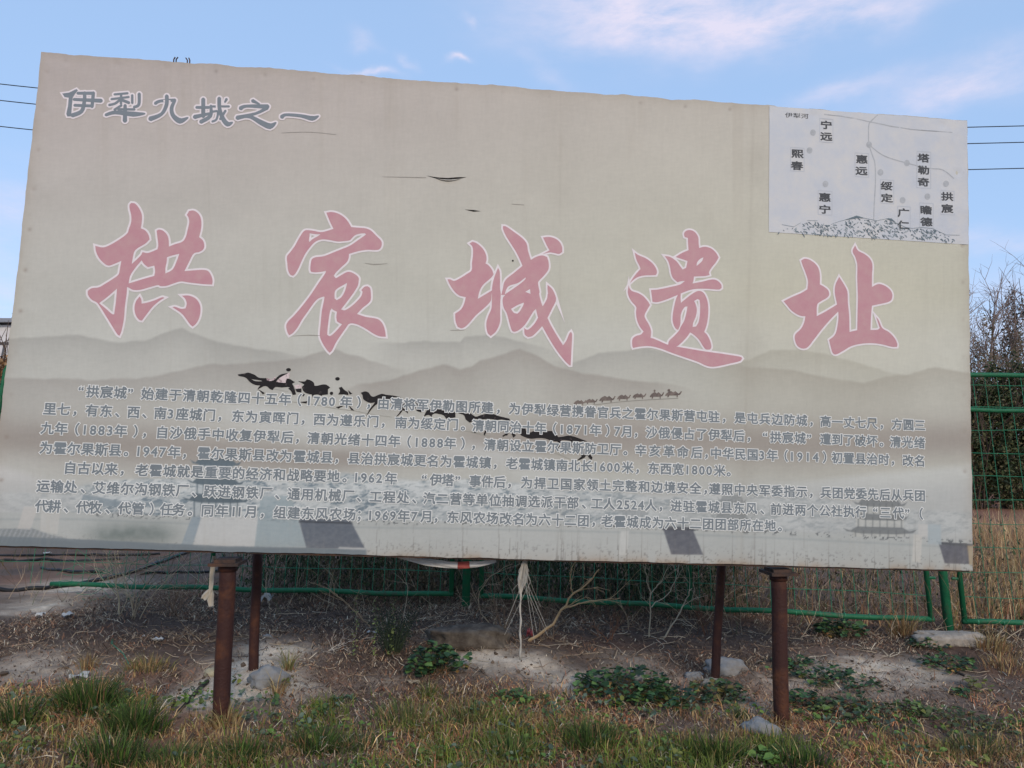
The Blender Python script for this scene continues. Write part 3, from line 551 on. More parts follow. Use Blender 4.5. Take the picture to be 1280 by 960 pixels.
# -- grey clerical-script heading
c = crop(60, 95, 7.111); d = crop(230, 100, 7.111)
S = lambda k, p, w: [k(stroke(p, w))]
lettering('heading_lettering', [
    [c([(130, 158), (190, 150), (255, 118), (268, 130), (240, 165), (222, 195), (214, 280), (208, 360), (175, 362), (165, 340), (180, 270), (187, 195), (150, 190)])],
    S(c, [(265, 155), (405, 155)], [26, 30]), S(c, [(405, 150), (400, 210), (393, 275)], 30), S(c, [(232, 210), (475, 222)], [26, 36]), S(c, [(238, 262), (398, 268)], 26), S(c, [(328, 150), (325, 230), (300, 315), (218, 352)], [30, 38]),
    S(c, [(592, 166), (710, 155)], 20), S(c, [(565, 208), (720, 188)], 20), S(c, [(652, 160), (650, 248)], 22), S(c, [(650, 205), (600, 245), (545, 260)], 22), S(c, [(660, 215), (722, 240)], 26), S(c, [(750, 172), (750, 242)], 22), S(c, [(812, 160), (808, 255), (765, 277)], [30, 24]),
    S(c, [(655, 262), (592, 302)], 22), S(c, [(625, 298), (770, 298)], 22), S(c, [(515, 348), (600, 325), (760, 340), (860, 335)], [26, 34, 46, 16]), S(c, [(687, 262), (685, 400)], [30, 40]),
    S(c, [(955, 245), (1000, 225), (1130, 217)], [30, 26, 30]), S(c, [(1058, 180), (1055, 260), (1010, 340), (910, 382)], [34, 34, 30, 44]), S(c, [(1128, 222), (1100, 290), (1115, 355), (1175, 400), (1245, 372)], [26, 34, 38, 52, 14]),
    S(d, [(112, 245), (222, 245)], 26), S(d, [(172, 172), (172, 325)], 36), S(d, [(95, 330), (225, 300)], [38, 24]), S(d, [(232, 237), (402, 237)], 20), S(d, [(240, 230), (235, 320), (150, 373)], [24, 34, 36]), S(d, [(258, 283), (302, 283), (290, 350), (252, 370)], 20), S(d, [(315, 165), (318, 260), (350, 350), (390, 393), (432, 378)], [34, 34, 40, 46, 14]), S(d, [(380, 173), (365, 200)], [26, 16]), S(d, [(370, 275), (322, 350)], 22),
    S(d, [(612, 188), (672, 217)], [34, 14]), S(d, [(505, 255), (560, 235), (745, 240)], [40, 26, 42]), S(d, [(742, 250), (640, 300), (475, 338)], [34, 24, 40]), S(d, [(490, 332), (590, 330), (690, 382), (765, 412), (818, 380)], [22, 30, 46, 54, 14]),
    S(d, [(870, 330), (910, 310), (1040, 320), (1140, 342), (1195, 322)], [38, 26, 30, 44, 14])], grey_m, halo_m, 2.0, smooth_=False)

# -- running text from real glyph outlines
_gl = {}
def glyph(ch, grow):
    k = (ch, grow)
    if k not in _gl:
        cu = bpy.data.curves.new('tmp', 'FONT'); cu.body = ch; cu.size = 1; cu.resolution_u = 2; cu.bevel_depth = grow; cu.bevel_resolution = 0
        o = bpy.data.objects.new('tmp', cu); COL.objects.link(o)
        me = bpy.data.meshes.new_from_object(o.evaluated_get(DEPS()))
        V = np.zeros(len(me.vertices)*3, np.float32); me.vertices.foreach_get('co', V); V = V.reshape(-1, 3).astype(float)
        fs = [tuple(p.vertices) for p in me.polygons]
        bpy.data.objects.remove(o); bpy.data.curves.remove(cu); bpy.data.meshes.remove(me); _gl[k] = (V, fs)
    return _gl[k]
def adv(ch): return .62 if ch.isascii() and ch != ' ' else (.5 if ch in '“”' else 1.0)
def set_text(mbs, text, x0, x1, yl, em, grows, ws, xs=1.0, cy=.36):
    """text laid along the print line yl(x), inked from x0 to x1"""
    def pos(x): return Pv([[x, yl(x)]])[0]
    a = pos(x0); b_ = pos(x1 if x1 else x0+10); ex = (b_-a); Lg = np.linalg.norm(ex); ex = ex/Lg; ey = np.array([-ex[1], ex[0]])
    gs = [glyph(ch, grows[0]) for ch in text]
    l0 = gs[0][0][:, 0].min()*em*xs; r1 = gs[-1][0][:, 0].max()*em*xs
    A = np.concatenate([[0], np.cumsum([adv(ch) for ch in text])])[:-1]
    k = (Lg+l0-r1)/A[-1] if (x1 and len(text) > 1) else em
    for gi, (g_, w) in enumerate(zip(grows, ws)):
        for i, ch in enumerate(text):
            V, fs = glyph(ch, g_)
            if not len(V): continue
            xx = V[:, 0]*em*xs; off = A[i]*k-l0
            if ch in '“”' or ch.isascii(): xx = xx+0
            Q = a+np.outer(xx+off, ex)+np.outer((V[:, 1]-cy)*em, ey)
            put(mbs[gi], np.column_stack([Q, V[:, 2]]), fs, w+(i % 2)*.0001, .00004)
body = MB(); bhalo = MB()
def line(pts, *segs):
    X = [p[0] for p in pts]; Y = [p[1] for p in pts]
    yl = lambda x: np.interp(x, X, Y) if X[0] <= x <= X[-1] else Y[0]+(x-X[0])*(Y[-1]-Y[0])/(X[-1]-X[0])
    for s in segs:
        set_text((body, bhalo), s[0], s[1], s[2] if len(s) > 2 else None, yl, EM, (.030, .088), (.0125, .0105))
EM = 16.2*float(np.linalg.norm(Pv([[271, 495]])[0]-Pv([[270, 495]])[0]))
line([(98, 489), (1156, 532)], ('“', 98), ('拱宸城', 108, 159), ('”', 160), ('始建于清朝乾隆四十五年', 176.6, 364), ('（', 372), ('1780', 385, 419), ('年', 425, 441), ('）', 446), ('，', 459), ('由清将军伊勒图所建', 473, 617), ('，', 621), ('为伊犁绿营携眷官兵之霍尔果斯营屯驻', 636, 899.5), ('，', 903), ('是屯兵边防城', 917.5, 1009), ('，', 1012), ('高一丈七尺', 1025, 1097), ('，', 1100), ('方圆三', 1114, 1156))
line([(55, 511), (1156, 554)], ('里七', 54.7, 88), ('，', 92), ('有东', 107, 141), ('、', 144), ('西', 159.5, 175), ('、', 178), ('南3座城门', 193, 269), ('，', 273), ('东为寅晖门', 290, 373), ('，', 377), ('西为遵乐门', 392, 473), ('，', 477), ('南为绥定门', 494, 572.5), ('。', 576), ('清朝同治十年', 590, 683), ('（', 691), ('1871', 701, 733), ('年', 737, 752), ('）', 757), ('7月', 768, 789), ('，', 793), ('沙俄侵占了伊犁后', 807, 930.5), ('，', 934), ('“', 953), ('拱宸城', 962, 1007), ('”', 1008), ('遭到了破坏', 1024.6, 1097), ('。', 1099), ('清光绪', 1112, 1156))
line([(51, 535), (1155, 576.5)], ('九年', 51, 85), ('（', 94), ('1883', 105, 141), ('年', 143, 159), ('）', 167), ('，', 179), ('自沙俄手中收复伊犁后', 197, 367), ('，', 370), ('清朝光绪十四年', 384, 500.6), ('（', 509), ('1888', 519.7, 554), ('年', 555, 570), ('）', 576), ('，', 590), ('清朝设立霍尔果斯防卫厅', 604.7, 776.5), ('。', 779), ('辛亥革命后', 794, 878), ('，', 881), ('中华民国3年', 888.5, 972), ('（', 980), ('1914', 988.5, 1023), ('）', 1028), ('初置县治时', 1039, 1111.5), ('，', 1114), ('改名', 1128, 1155))
line([(50, 559.7), (906, 588.7)], ('为霍尔果斯县', 50, 152), ('。', 155), ('1947', 172, 208), ('年', 210, 226), ('，', 229), ('霍尔果斯县改为霍城县', 247, 416), ('，', 419), ('县治拱宸城更名为霍城镇', 435, 614), ('，', 617), ('老霍城镇南北长', 632, 741), ('1600', 743, 775), ('米', 777, 791), ('，', 795), ('东西宽', 810, 855), ('1800', 858, 890), ('米', 892, 907), ('。', 908))
line([(82, 584.7), (1156, 620)], ('自古以来', 82, 148), ('，', 151), ('老霍城就是重要的经济和战略要地', 169, 425), ('。', 428), ('1962', 444, 478), ('年', 481, 496), ('“', 527), ('伊塔', 537, 568), ('”', 569), ('事件后', 586.6, 632), ('，', 635), ('为捍卫国家领土完整和边境安全', 651, 877), ('，', 880), ('遵照中央军委指示', 886, 1009), ('，', 1012), ('兵团党委先后从兵团', 1025, 1156))
line([(46, 607.5), (1138, 642)], ('运输处', 46, 97.5), ('、', 101), ('艾维尔沟钢铁厂', 116, 236), ('、', 240), ('跃进钢铁厂', 254.7, 340.6), ('、', 344), ('通用机械厂', 359.4, 443), ('、', 446), ('工程处', 462, 512), ('、', 515), ('汽二营等单位抽调选派干部', 528.7, 723.4), ('、', 727), ('工人', 739, 769), ('2524', 771, 805), ('人', 806, 821), ('，', 824), ('进驻霍城县东风', 837.7, 946.6), ('、', 950), ('前进两个公社执行', 963, 1083), ('“', 1091), ('三代', 1100, 1130), ('”', 1131), ('（', 1149))
line([(44, 632.5), (970, 657.5)], ('代耕', 44, 76.6), ('、', 80), ('代牧', 95, 128), ('、', 132), ('代管', 147.5, 180.6), ('）', 187), ('任务', 200, 232), ('。', 235), ('同年', 252.5, 286), ('11', 291, 301), ('月', 306, 322.5), ('，', 326), ('组建东风农场', 342, 444.7), ('；', 447), ('1969', 461.6, 495), ('年', 497, 512), ('7月', 514, 539), ('，', 543), ('东风农场改名为六十二团', 558.7, 736), ('，', 740), ('老霍城成为六十二团团部所在地', 751, 970), ('。', 972))
bt = body.build('body_text', text_m, board); bhalo.build('outline', halo_b, bt)

# -- camel caravan torn/printed in black across the text, small caravan on the dune
E_, F_, G_, H_ = crop(290, 455, 8), crop(440, 475, 8), crop(590, 500, 8), crop(710, 475, 8)
def ell(cx, cy, rx, ry, n=10): return [(cx+rx*math.cos(2*math.pi*i/n), cy+ry*math.sin(2*math.pi*i/n)) for i in range(n)]
cam_polys = [
    [E_([(65, 108), (100, 102), (130, 98), (160, 90), (195, 100), (230, 115), (260, 138), (300, 145), (340, 145), (345, 165), (380, 175), (420, 165), (440, 150), (470, 120), (500, 105), (540, 98), (490, 125), (450, 155), (440, 180), (480, 190), (540, 195), (550, 150), (580, 155), (610, 175), (620, 180), (595, 195), (610, 220), (625, 260), (635, 300), (610, 305), (595, 270), (570, 245), (590, 235), (560, 225), (500, 230), (450, 225), (425, 230), (405, 255), (380, 245), (360, 225), (330, 215), (300, 225), (265, 245), (275, 228), (300, 210), (250, 208), (210, 195), (175, 170), (150, 140), (120, 125), (70, 115)]), E_([(172, 140), (220, 150), (290, 160), (318, 175), (270, 178), (220, 172)])],
    [E_(ell(565, 57, 20, 12))], [E_([(640, 255), (690, 250), (690, 280), (650, 275)])], [E_([(285, 270), (320, 290), (310, 298)])], [E_([(700, 298), (722, 305), (712, 318)])],
    [E_([(685, 178), (730, 178), (750, 158), (780, 165), (815, 190), (820, 220), (850, 222), (900, 210), (940, 210), (975, 235), (955, 250), (955, 300), (900, 305), (895, 315), (860, 300), (815, 305), (810, 325), (800, 300), (750, 290), (715, 265), (705, 230), (730, 205), (700, 185)])],
    [E_(ell(1055, 148, 18, 13))], [E_(ell(995, 293, 12, 12))], [E_([(1075, 240), (1095, 232), (1120, 262), (1155, 285), (1160, 305), (1120, 300), (1070, 300), (1085, 270)])], [E_([(1170, 275), (1195, 295), (1180, 300)])], [E_([(1175, 360), (1197, 380), (1192, 405), (1182, 395)])], [E_([(1180, 430), (1212, 460), (1197, 457)])], [E_([(1050, 432), (1100, 422), (1065, 440)])], [E_([(700, 382), (762, 375), (740, 388)])],
    [F_([(95, 130), (130, 118), (165, 130), (185, 160), (215, 172), (260, 155), (300, 142), (340, 152), (400, 158), (450, 168), (400, 172), (380, 200), (300, 190), (270, 200), (255, 230), (230, 250), (200, 280), (165, 325), (190, 280), (225, 240), (235, 215), (190, 225), (145, 210), (115, 185), (110, 150)])],
    [F_([(500, 230), (525, 240), (515, 290), (550, 310), (555, 325), (530, 305), (505, 297), (480, 335), (455, 357), (490, 310)])], [F_([(635, 265), (660, 290), (700, 300), (690, 318), (650, 305)])], [F_([(638, 210), (655, 215), (662, 260), (650, 250)])],
    [F_([(725, 360), (750, 310), (790, 290), (780, 250), (795, 275), (800, 310), (850, 305), (860, 285), (905, 265), (920, 295), (960, 320), (1030, 325), (1030, 370), (990, 375), (945, 385), (920, 350), (870, 335), (830, 330), (800, 345), (795, 362), (770, 345), (740, 350)])],
    [F_([(1060, 325), (1100, 318), (1160, 318), (1200, 350), (1230, 370), (1290, 365), (1290, 378), (1230, 385), (1200, 410), (1180, 422), (1140, 390), (1125, 350), (1090, 335)])],
    [G_([(0, 150), (40, 175), (90, 155), (150, 142), (210, 142), (250, 160), (310, 175), (370, 190), (380, 220), (375, 270), (385, 310), (420, 340), (432, 355), (415, 370), (395, 330), (370, 315), (350, 350), (330, 352), (313, 363), (309, 359), (343, 335), (340, 320), (365, 310), (360, 250), (365, 205), (300, 190), (260, 195), (255, 260), (245, 250), (245, 195), (180, 185), (90, 190), (40, 185), (0, 170)])],
    [G_([(480, 330), (495, 280), (530, 280), (535, 310), (580, 330), (620, 312), (680, 305), (760, 315), (800, 315), (830, 335), (860, 375), (910, 370), (960, 360), (1020, 370), (1090, 395), (1130, 410), (1080, 410), (1000, 405), (1005, 460), (990, 450), (990, 405), (920, 395), (890, 400), (875, 440), (870, 470), (880, 520), (860, 515), (860, 450), (860, 410), (800, 405), (750, 385), (690, 375), (640, 378), (590, 382), (540, 370), (495, 350)])],
    [G_([(1115, 470), (1130, 480), (1130, 530), (1170, 540), (1200, 575), (1195, 592), (1175, 580), (1160, 550), (1135, 550), (1125, 572), (1060, 600), (1100, 565), (1095, 540), (1115, 535)])],
    [G_([(20, 322), (60, 305), (35, 325)])], [G_([(130, 290), (142, 315), (125, 348), (120, 340), (132, 315)])]]
def flat(name, polys, m_, w, parent=board, sub=2, smooth_=True, grow=0.0):
    mb = MB()
    for i, pc in enumerate(polys):
        V, fs = curve_arrays([px2b(catmull(l, sub=sub) if smooth_ else l) for l in pc], grow*PXM); put(mb, V, fs, w+i*.00005, .00002)
    return mb.build(name, m_, parent)
black_m.node_tree.nodes['Noise Texture'].inputs['Scale'].default_value = 34
for i, pc in enumerate(cam_polys):
    big = len(pc[0]) > 16
    flat('camel' if big else 'camel_fragment', [pc], black_m, .008+i*.00005, grow=.55)
trail_m = mat('trail_print', ink(150, 148, 138), .7); robe_m = mat('pink_grey_print', ink(196, 180, 178), .6, col2=ink(120, 96, 100), nscale=30, lo=.5, hi=.6)
for i, pc in enumerate([[E_([(440, 180), (500, 115), (580, 85), (572, 130), (540, 190)])], [E_([(345, 165), (350, 140), (400, 155), (440, 120), (425, 165), (380, 172)])], [E_([(620, 215), (690, 200), (700, 235), (640, 250)])]]): flat('rider_robe', [pc], robe_m, .0077)
for i, pc in enumerate([[E_(stroke([(420, 250), (560, 275)], 3))], [E_(stroke([(600, 378), (800, 400), (1000, 440), (1280, 475)], 5))], [F_(stroke([(0, 300), (180, 340), (400, 370)], 4))], [F_(stroke([(1060, 500), (1280, 530)], 4))], [G_(stroke([(0, 325), (180, 360)], 5))], [G_(stroke([(740, 505), (860, 540), (980, 590)], 6))]]): flat('camel_trail', [pc], trail_m, .0077, smooth_=False)
brown_m = mat('brown_print', ink(92, 82, 78), .7, col2=ink(120, 108, 100), nscale=25)
tear_m = mat('tear_dark', (.02, .017, .015), .9)
sil = [(-.5, .2), (-.42, -.1), (-.3, -.3), (-.15, -.45), (-.02, -.25), (.1, -.45), (.22, -.2), (.3, -.05), (.38, -.25), (.42, -.42), (.5, -.38), (.45, -.2), (.38, .1), (.25, .18), (.24, .5), (.19, .5), (.18, .2), (-.1, .22), (-.25, .22), (-.3, .5), (-.36, .5), (-.36, .2), (-.45, .3)]
for i, pc in enumerate([[H_([(cx+x*w, cy+y*h) for x, y in sil])] for cx, cy, w, h in ((120, 225, 125, 55), (235, 213, 125, 55), (395, 190, 165, 70), (560, 175, 140, 65), (715, 160, 140, 60), (890, 152, 145, 70), (1055, 140, 170, 65))]+[[H_(ell(865, 108, 10, 12))], [H_(ell(1008, 103, 14, 14))]]): flat('small_camel' if i < 7 else 'small_rider', [pc], brown_m, .008+i*.0001)
flat('small_caravan_trail', [[H_(stroke([(250, 248), (640, 208), (1100, 182)], 5))]], mat('trail_print_dark', ink(130, 126, 118), .7), .0077, smooth_=False)
for i, pc in enumerate([[[(533, 219.5), (541, 221), (549, 222), (560, 222.5), (572, 221.5), (583, 221.5), (574, 223.6), (566, 224), (558, 226), (548, 224.2)]], [[(581, 262), (592, 262.5), (601, 264), (592, 264.6)]], [ell(383, 304, 1, 1.6)], [ell(641, 326, 1.2, 1.2)], [ell(1021, 400, 2.2, 1)]]): flat('canvas_tear', [pc], tear_m, .0085+i*.00005, smooth_=False)
crease_m = mat('crease_grey', ink(148, 142, 134), .8, noise=.2, nscale=30)
for i, pc in enumerate([stroke([(478, 221), (505, 221.5), (532, 222)], [.2, .7, .9]), stroke([(456, 329), (468, 330.5), (484, 329.6)], [.3, 1.1, .3]), stroke([(366, 420), (385, 419), (412, 420)], [.3, .9, .3]), stroke([(640, 255), (655, 256)], .6), stroke([(352, 166), (386, 165), (420, 168)], .45), stroke([(563, 413), (580, 412.5)], .6), stroke([(1156, 620), (1160, 621)], .4)]): flat('crease', [[pc]], crease_m, .0083+i*.00005, smooth_=False)
# the lower lip of the long slit has curled forward
lm = MB(); lx = np.linspace(545, 577, 14); V_ = []
for x_ in lx:
    k_ = math.sin((x_-545)/32*math.pi); 
    for j_ in range(4):
        a_ = j_/3; P0 = P(x_, 223.2+1.6*k_+a_*1.6*k_); V_.append(P0+np.array([0, -.003-.009*k_*math.sin(a_*math.pi*.8), 0]))
lm.add(V_, [(i*4+j, i*4+j+1, i*4+j+5, i*4+j+4) for i in range(13) for j in range(3)]); lm.build('curled_lip', mat('torn_edge', ink(190, 186, 178), .6), board, True)

# -- location map panel
pan = MB()
A_, B_, C_, D_ = [P(x, y, .0) for x, y in ((961.5, 132.5), (1208.5, 151.5), (1210, 306), (961, 290))]
nn = 90; G = np.array([[(A_*(1-s)+B_*s)*(1-t_)+(D_*(1-s)+C_*s)*t_ for s in np.linspace(0, 1, nn)] for t_ in np.linspace(0, 1, nn)])
G = G.reshape(-1, 3); G[:, 1] = -(.0022+relief(G[:, [0, 2]]))
pan.add(G, [(i*nn+j, (i+1)*nn+j, (i+1)*nn+j+1, i*nn+j+1) for i in range(nn-1) for j in range(nn-1)])
mp = pan.build('map_panel', mat('map_paper', ink(181, 184, 190), .55, noise=.05, nscale=5, col2=ink(188, 186, 184), spec=.25), board)
M_ = crop(950, 125, 4.7407)
mlet = MB(); mh = MB()
EMM = 12.9*float(np.linalg.norm(Pv([[1086, 220]])[0]-Pv([[1085, 220]])[0]))
def mchar(ch, x, y, em=EMM, xs=1.18, g=.032):
    (X, Y), = M_([(x, y)]); V, fs = glyph(ch, g); cxx = (V[:, 0].min()+V[:, 0].max())/2; cyy = (V[:, 1].min()+V[:, 1].max())/2
    p = Pv([[X, Y]])[0]; e = Pv([[X+10, Y+.55]])[0]-p; e /= np.linalg.norm(e); f = np.array([-e[1], e[0]])
    Q = p+np.outer((V[:, 0]-cxx)*em*xs, e)+np.outer((V[:, 1]-cyy)*em*.86, f); put(mlet, np.column_stack([Q, V[:, 2]]), fs, .0135, .00004)
mink = mat('map_black_ink', ink(62, 64, 68), .6, noise=.2, nscale=30)
for nm in ((('宁', 392, 148), ('远', 392, 218)), (('熙', 220, 320), ('春', 218, 390)), (('惠', 602, 352), ('远', 600, 422)), (('塔', 967, 345), ('勒', 967, 417), ('奇', 967, 487)), (('绥', 748, 510), ('定', 750, 582)), (('惠', 383, 577), ('宁', 384, 648)), (('广', 847, 670), ('仁', 847, 742)), (('瞻', 982, 653), ('德', 983, 723)), (('拱', 1107, 573), ('宸', 1107, 645))):
    mlet = MB()
    for ch, x, y in nm: mchar(ch, x, y)
    mlet.build('place_name', mink, mp)
mlet = MB()
for ch, x, y in (('伊', 170, 90), ('犁', 217, 93), ('河', 264, 97)): mchar(ch, x, y, EMM*.60, 1.25, .006)
mlet.build('river_name', mink, mp)
lines = [stroke(p, w) for p, w in (([(380, 85), (500, 100), (650, 130), (850, 170), (1000, 183), (1135, 195)], 6), ([(695, 90), (665, 118), (645, 145), (642, 200), (645, 265), (665, 330), (680, 380), (682, 500), (675, 620), (672, 715)], 6), ([(645, 265), (730, 330), (868, 375), (1000, 405), (1080, 415), (1145, 465)], 6))]
bx = lambda x0, y0, x1, y1: [[(x0, y0), (x1, y0+5), (x1, y1+5), (x0, y1)], [(x0+4, y0+4), (x1-4, y0+9), (x1-4, y1+1), (x0+4, y1-4)]]
line_m = mat('map_line_ink', ink(160, 162, 165), .6, noise=.15, nscale=40)
for i, l in enumerate(lines): flat('map_line', [[M_(l)]], line_m, .0124+i*.0003, mp, smooth_=False)
for x, y in ((312, 195), (292, 300), (645, 265), (868, 375), (712, 430), (387, 498), (843, 595), (990, 573), (1100, 497)): flat('map_dot', [[M_(ell(x, y, 17, 19, 16))]], line_m, .0132, mp, smooth_=False)
box_m = mat('map_box_ink', ink(171, 174, 180), .6)
for b_ in ((350, 108, 434, 250), (178, 280, 262, 422), (560, 312, 645, 456), (926, 303, 1012, 522), (710, 470, 793, 614), (342, 535, 428, 680), (812, 628, 890, 775), (942, 608, 1026, 756), (1068, 535, 1150, 680)): flat('label_box', [[M_(q_) for q_ in bx(*b_)]], box_m, .0122, mp, smooth_=False)
rx = [50, 90, 130, 200, 240, 280, 340, 420, 460, 500, 570, 620, 690, 760, 800, 860, 900, 950, 1020, 1100, 1180, 1225]; ry = [775, 748, 738, 752, 728, 714, 716, 738, 722, 712, 687, 702, 716, 702, 728, 755, 762, 756, 762, 800, 802, 818]
mts = []; mts2 = []
for k in range(520):
    x = rng.uniform(110, 1150); y0 = np.interp(x, rx, ry); bot = 790+(x-60)*.045
    dens = np.interp(x, [60, 200, 280, 340, 480, 530, 600, 800, 850, 900, 1000, 1080, 1200], [.08, .25, .9, 1, .8, 1, 1, .95, .25, .8, .9, .3, .1])
    if rng.random() > dens: continue
    y = y0+6+(bot-y0-10)*rng.random()**1.25; ln = rng.uniform(8, 26); an = math.radians(rng.choice([35, 50, 65, 130, 25])+rng.uniform(-12, 12))
    dx, dy = math.cos(an)*ln, math.sin(an)*ln
    (mts if rng.random() < .6 else mts2).append([M_(stroke([(x, y), (x+dx*.5+2, y+dy*.45), (x+dx, y+dy)], [1, rng.uniform(3, 8), 1]))])
for i in range(2, len(rx)-1):
    if rng.random() < .85: mts2.append([M_(stroke([(rx[i-1], ry[i-1]), (rx[i], ry[i])], [2, 3, 2]))])
mts += [[M_([(500, 712), (570, 686), (615, 702), (575, 700), (545, 706)])], [M_([(745, 705), (775, 703), (800, 725), (770, 715)])]]
mtm = mat('map_mountain_ink', ink(92, 106, 114), .6, noise=.2, nscale=40)
flat('map_mountains', mts, mtm, .0123, mp, smooth_=False)
flat('map_mountain_lines', mts2, mat('map_mountain_grey', ink(132, 142, 147), .6), .0121, mp, smooth_=False)
#@@REST@@
# ------------------------------------------------------------------ fence
green = mat('green_fence_paint', (.012, .125, .055), .6, col2=(.055, .06, .04), nscale=11, bump=.5, bscale=60, lo=.52, hi=.70, noise=.15)
wire_m = mat('green_wire', (.03, .19, .10), .6, noise=.3, nscale=8)
fpts = {}
def fpt(px, py, Y): p = at(px, py, Y); return np.array([p[0], Y, float(gz(p[0], Y))])
PM, PR = fpt(582, 773, 6.98), fpt(1187, 796, 6.6)
dirf = (PR-PM)[:2]/np.linalg.norm((PR-PM)[:2]); away = np.array([-dirf[1], dirf[0], 0])
PL = np.array([*(PM[:2]-dirf*5.1), 0]); PL[2] = float(gz(PL[0], PL[1])); PX = np.array([*(PR[:2]+dirf*4.3), 0]); PX[2] = float(gz(PX[0], PX[1]))
LEAN = math.radians(7)
upv = np.array([away[0]*math.sin(LEAN), away[1]*math.sin(LEAN), math.cos(LEAN)])
fence = empty('mesh_fence', tuple(PM), label='green painted steel fence of wire mesh panels behind the billboard', cat='fence')
def fl(p): return np.asarray(p)-PM        # fence children live in the fence's own space
def panel(Aa, Bb, mid=None, broken=0):
    Aa = np.asarray(Aa); Bb = np.asarray(Bb); e = Bb-Aa; Lp = np.linalg.norm(e); e = e/Lp; g0 = .14; g1 = Lp-.14
    pt = lambda s, h: fl(Aa+e*s+upv*h)
    bot, rail, topp = .12, 2.0, 2.33
    fr = MB(); r = .023
    fr.tube([pt(g0, bot), pt(g0, topp-.06), pt(g0+.02, topp-.02), pt(g0+.06, topp)], r, 10)
    fr.tube([pt(g1, bot), pt(g1, topp-.06), pt(g1-.02, topp-.02), pt(g1-.06, topp)], r, 10)
    n = 16
    b0 = max(g0-.02, broken); fr.tube([pt(b0+(g1+.02-b0)*i/n, bot+.008*math.sin(i*1.3)) for i in range(n+1)], r, 10)
    fr.tube([pt(g0+.05+(g1-g0-.1)*i/n, topp+.006*math.sin(i)) for i in range(n+1)], r, 10)
    fr.tube([pt(g0+(g1-g0)*i/n, rail+.006*math.sin(i*2)) for i in range(n+1)], r*.9, 10)
    if mid: fr.tube([pt(mid, bot), pt(mid, topp)], r*.9, 10)
    o = fr.build('panel_frame', green, fence, True)
    w = MB(); k = int(Lp/.112)
    for i in range(1, k):
        s = g0+(g1-g0)*i/k
        if broken and s < broken+1.5 and rng.random() < .5: continue
        w.tube([pt(s, bot), pt(s+.004*rng.standard_normal(), .8), pt(s+.004*rng.standard_normal(), 1.5), pt(s, topp)], .0028, 4, False)
    for h in np.arange(bot+.21, topp-.02, .212):
        w.tube([pt(g0+(g1-g0)*i/12, h+.006*math.sin(i*1.7+h*9)) for i in range(13)], .0028, 4, False)
    t_ = w    # ties that hold the wire on the bottom rail
    for i in range(1, k, 2):
        s = g0+(g1-g0)*i/k
        if s < broken+.05: continue
        t_.tube([pt(s-.004, bot), pt(s+.004, bot)], r*1.12, 8)
    w.build('wire_mesh', wire_m, o)
    for s in (g0, g1):
        for h in (.48, 1.85):
            q_ = s-.07 if s == g0 else s+.07; br = MB(); br.tube([pt(s, h), pt(q_, h)], .014, 6); br.build('bracket', green, o)
panel(PL, PM, mid=2.62, broken=1.0); panel(PM, PR, mid=2.05); panel(PR, PX)
for p in (PL, PM, PR, PX):
    mb = MB(); mb.tube([fl(p-upv*.3), fl(p+upv*1.2), fl(p+upv*2.42)], .038, 14); mb.build('post', green, fence, True)
def on_fence(px, py):
    d = ray(px, py); nn_ = np.cross(np.append(dirf, 0), upv); t_ = ((PM-np.array([0, 0, CAM_H]))@nn_)/(d@nn_); return d*t_+np.array([0, 0, CAM_H])
mb = MB()
for k in range(26):
    a = on_fence(rng.uniform(95, 205), rng.uniform(690, 745)); L_ = rng.uniform(.15, .5); an = rng.uniform(0, 6.28); pts = [a]
    for j in range(7):
        an += rng.normal(0, .45); pts.append(pts[-1]+np.array([math.cos(an)*L_/7, rng.normal(0, .02), math.sin(an)*L_/7]))
    mb = MB(); mb.tube([fl(p) for p in pts], .0022, 4, False); mb.build('loose_strand', wire_m, fence)

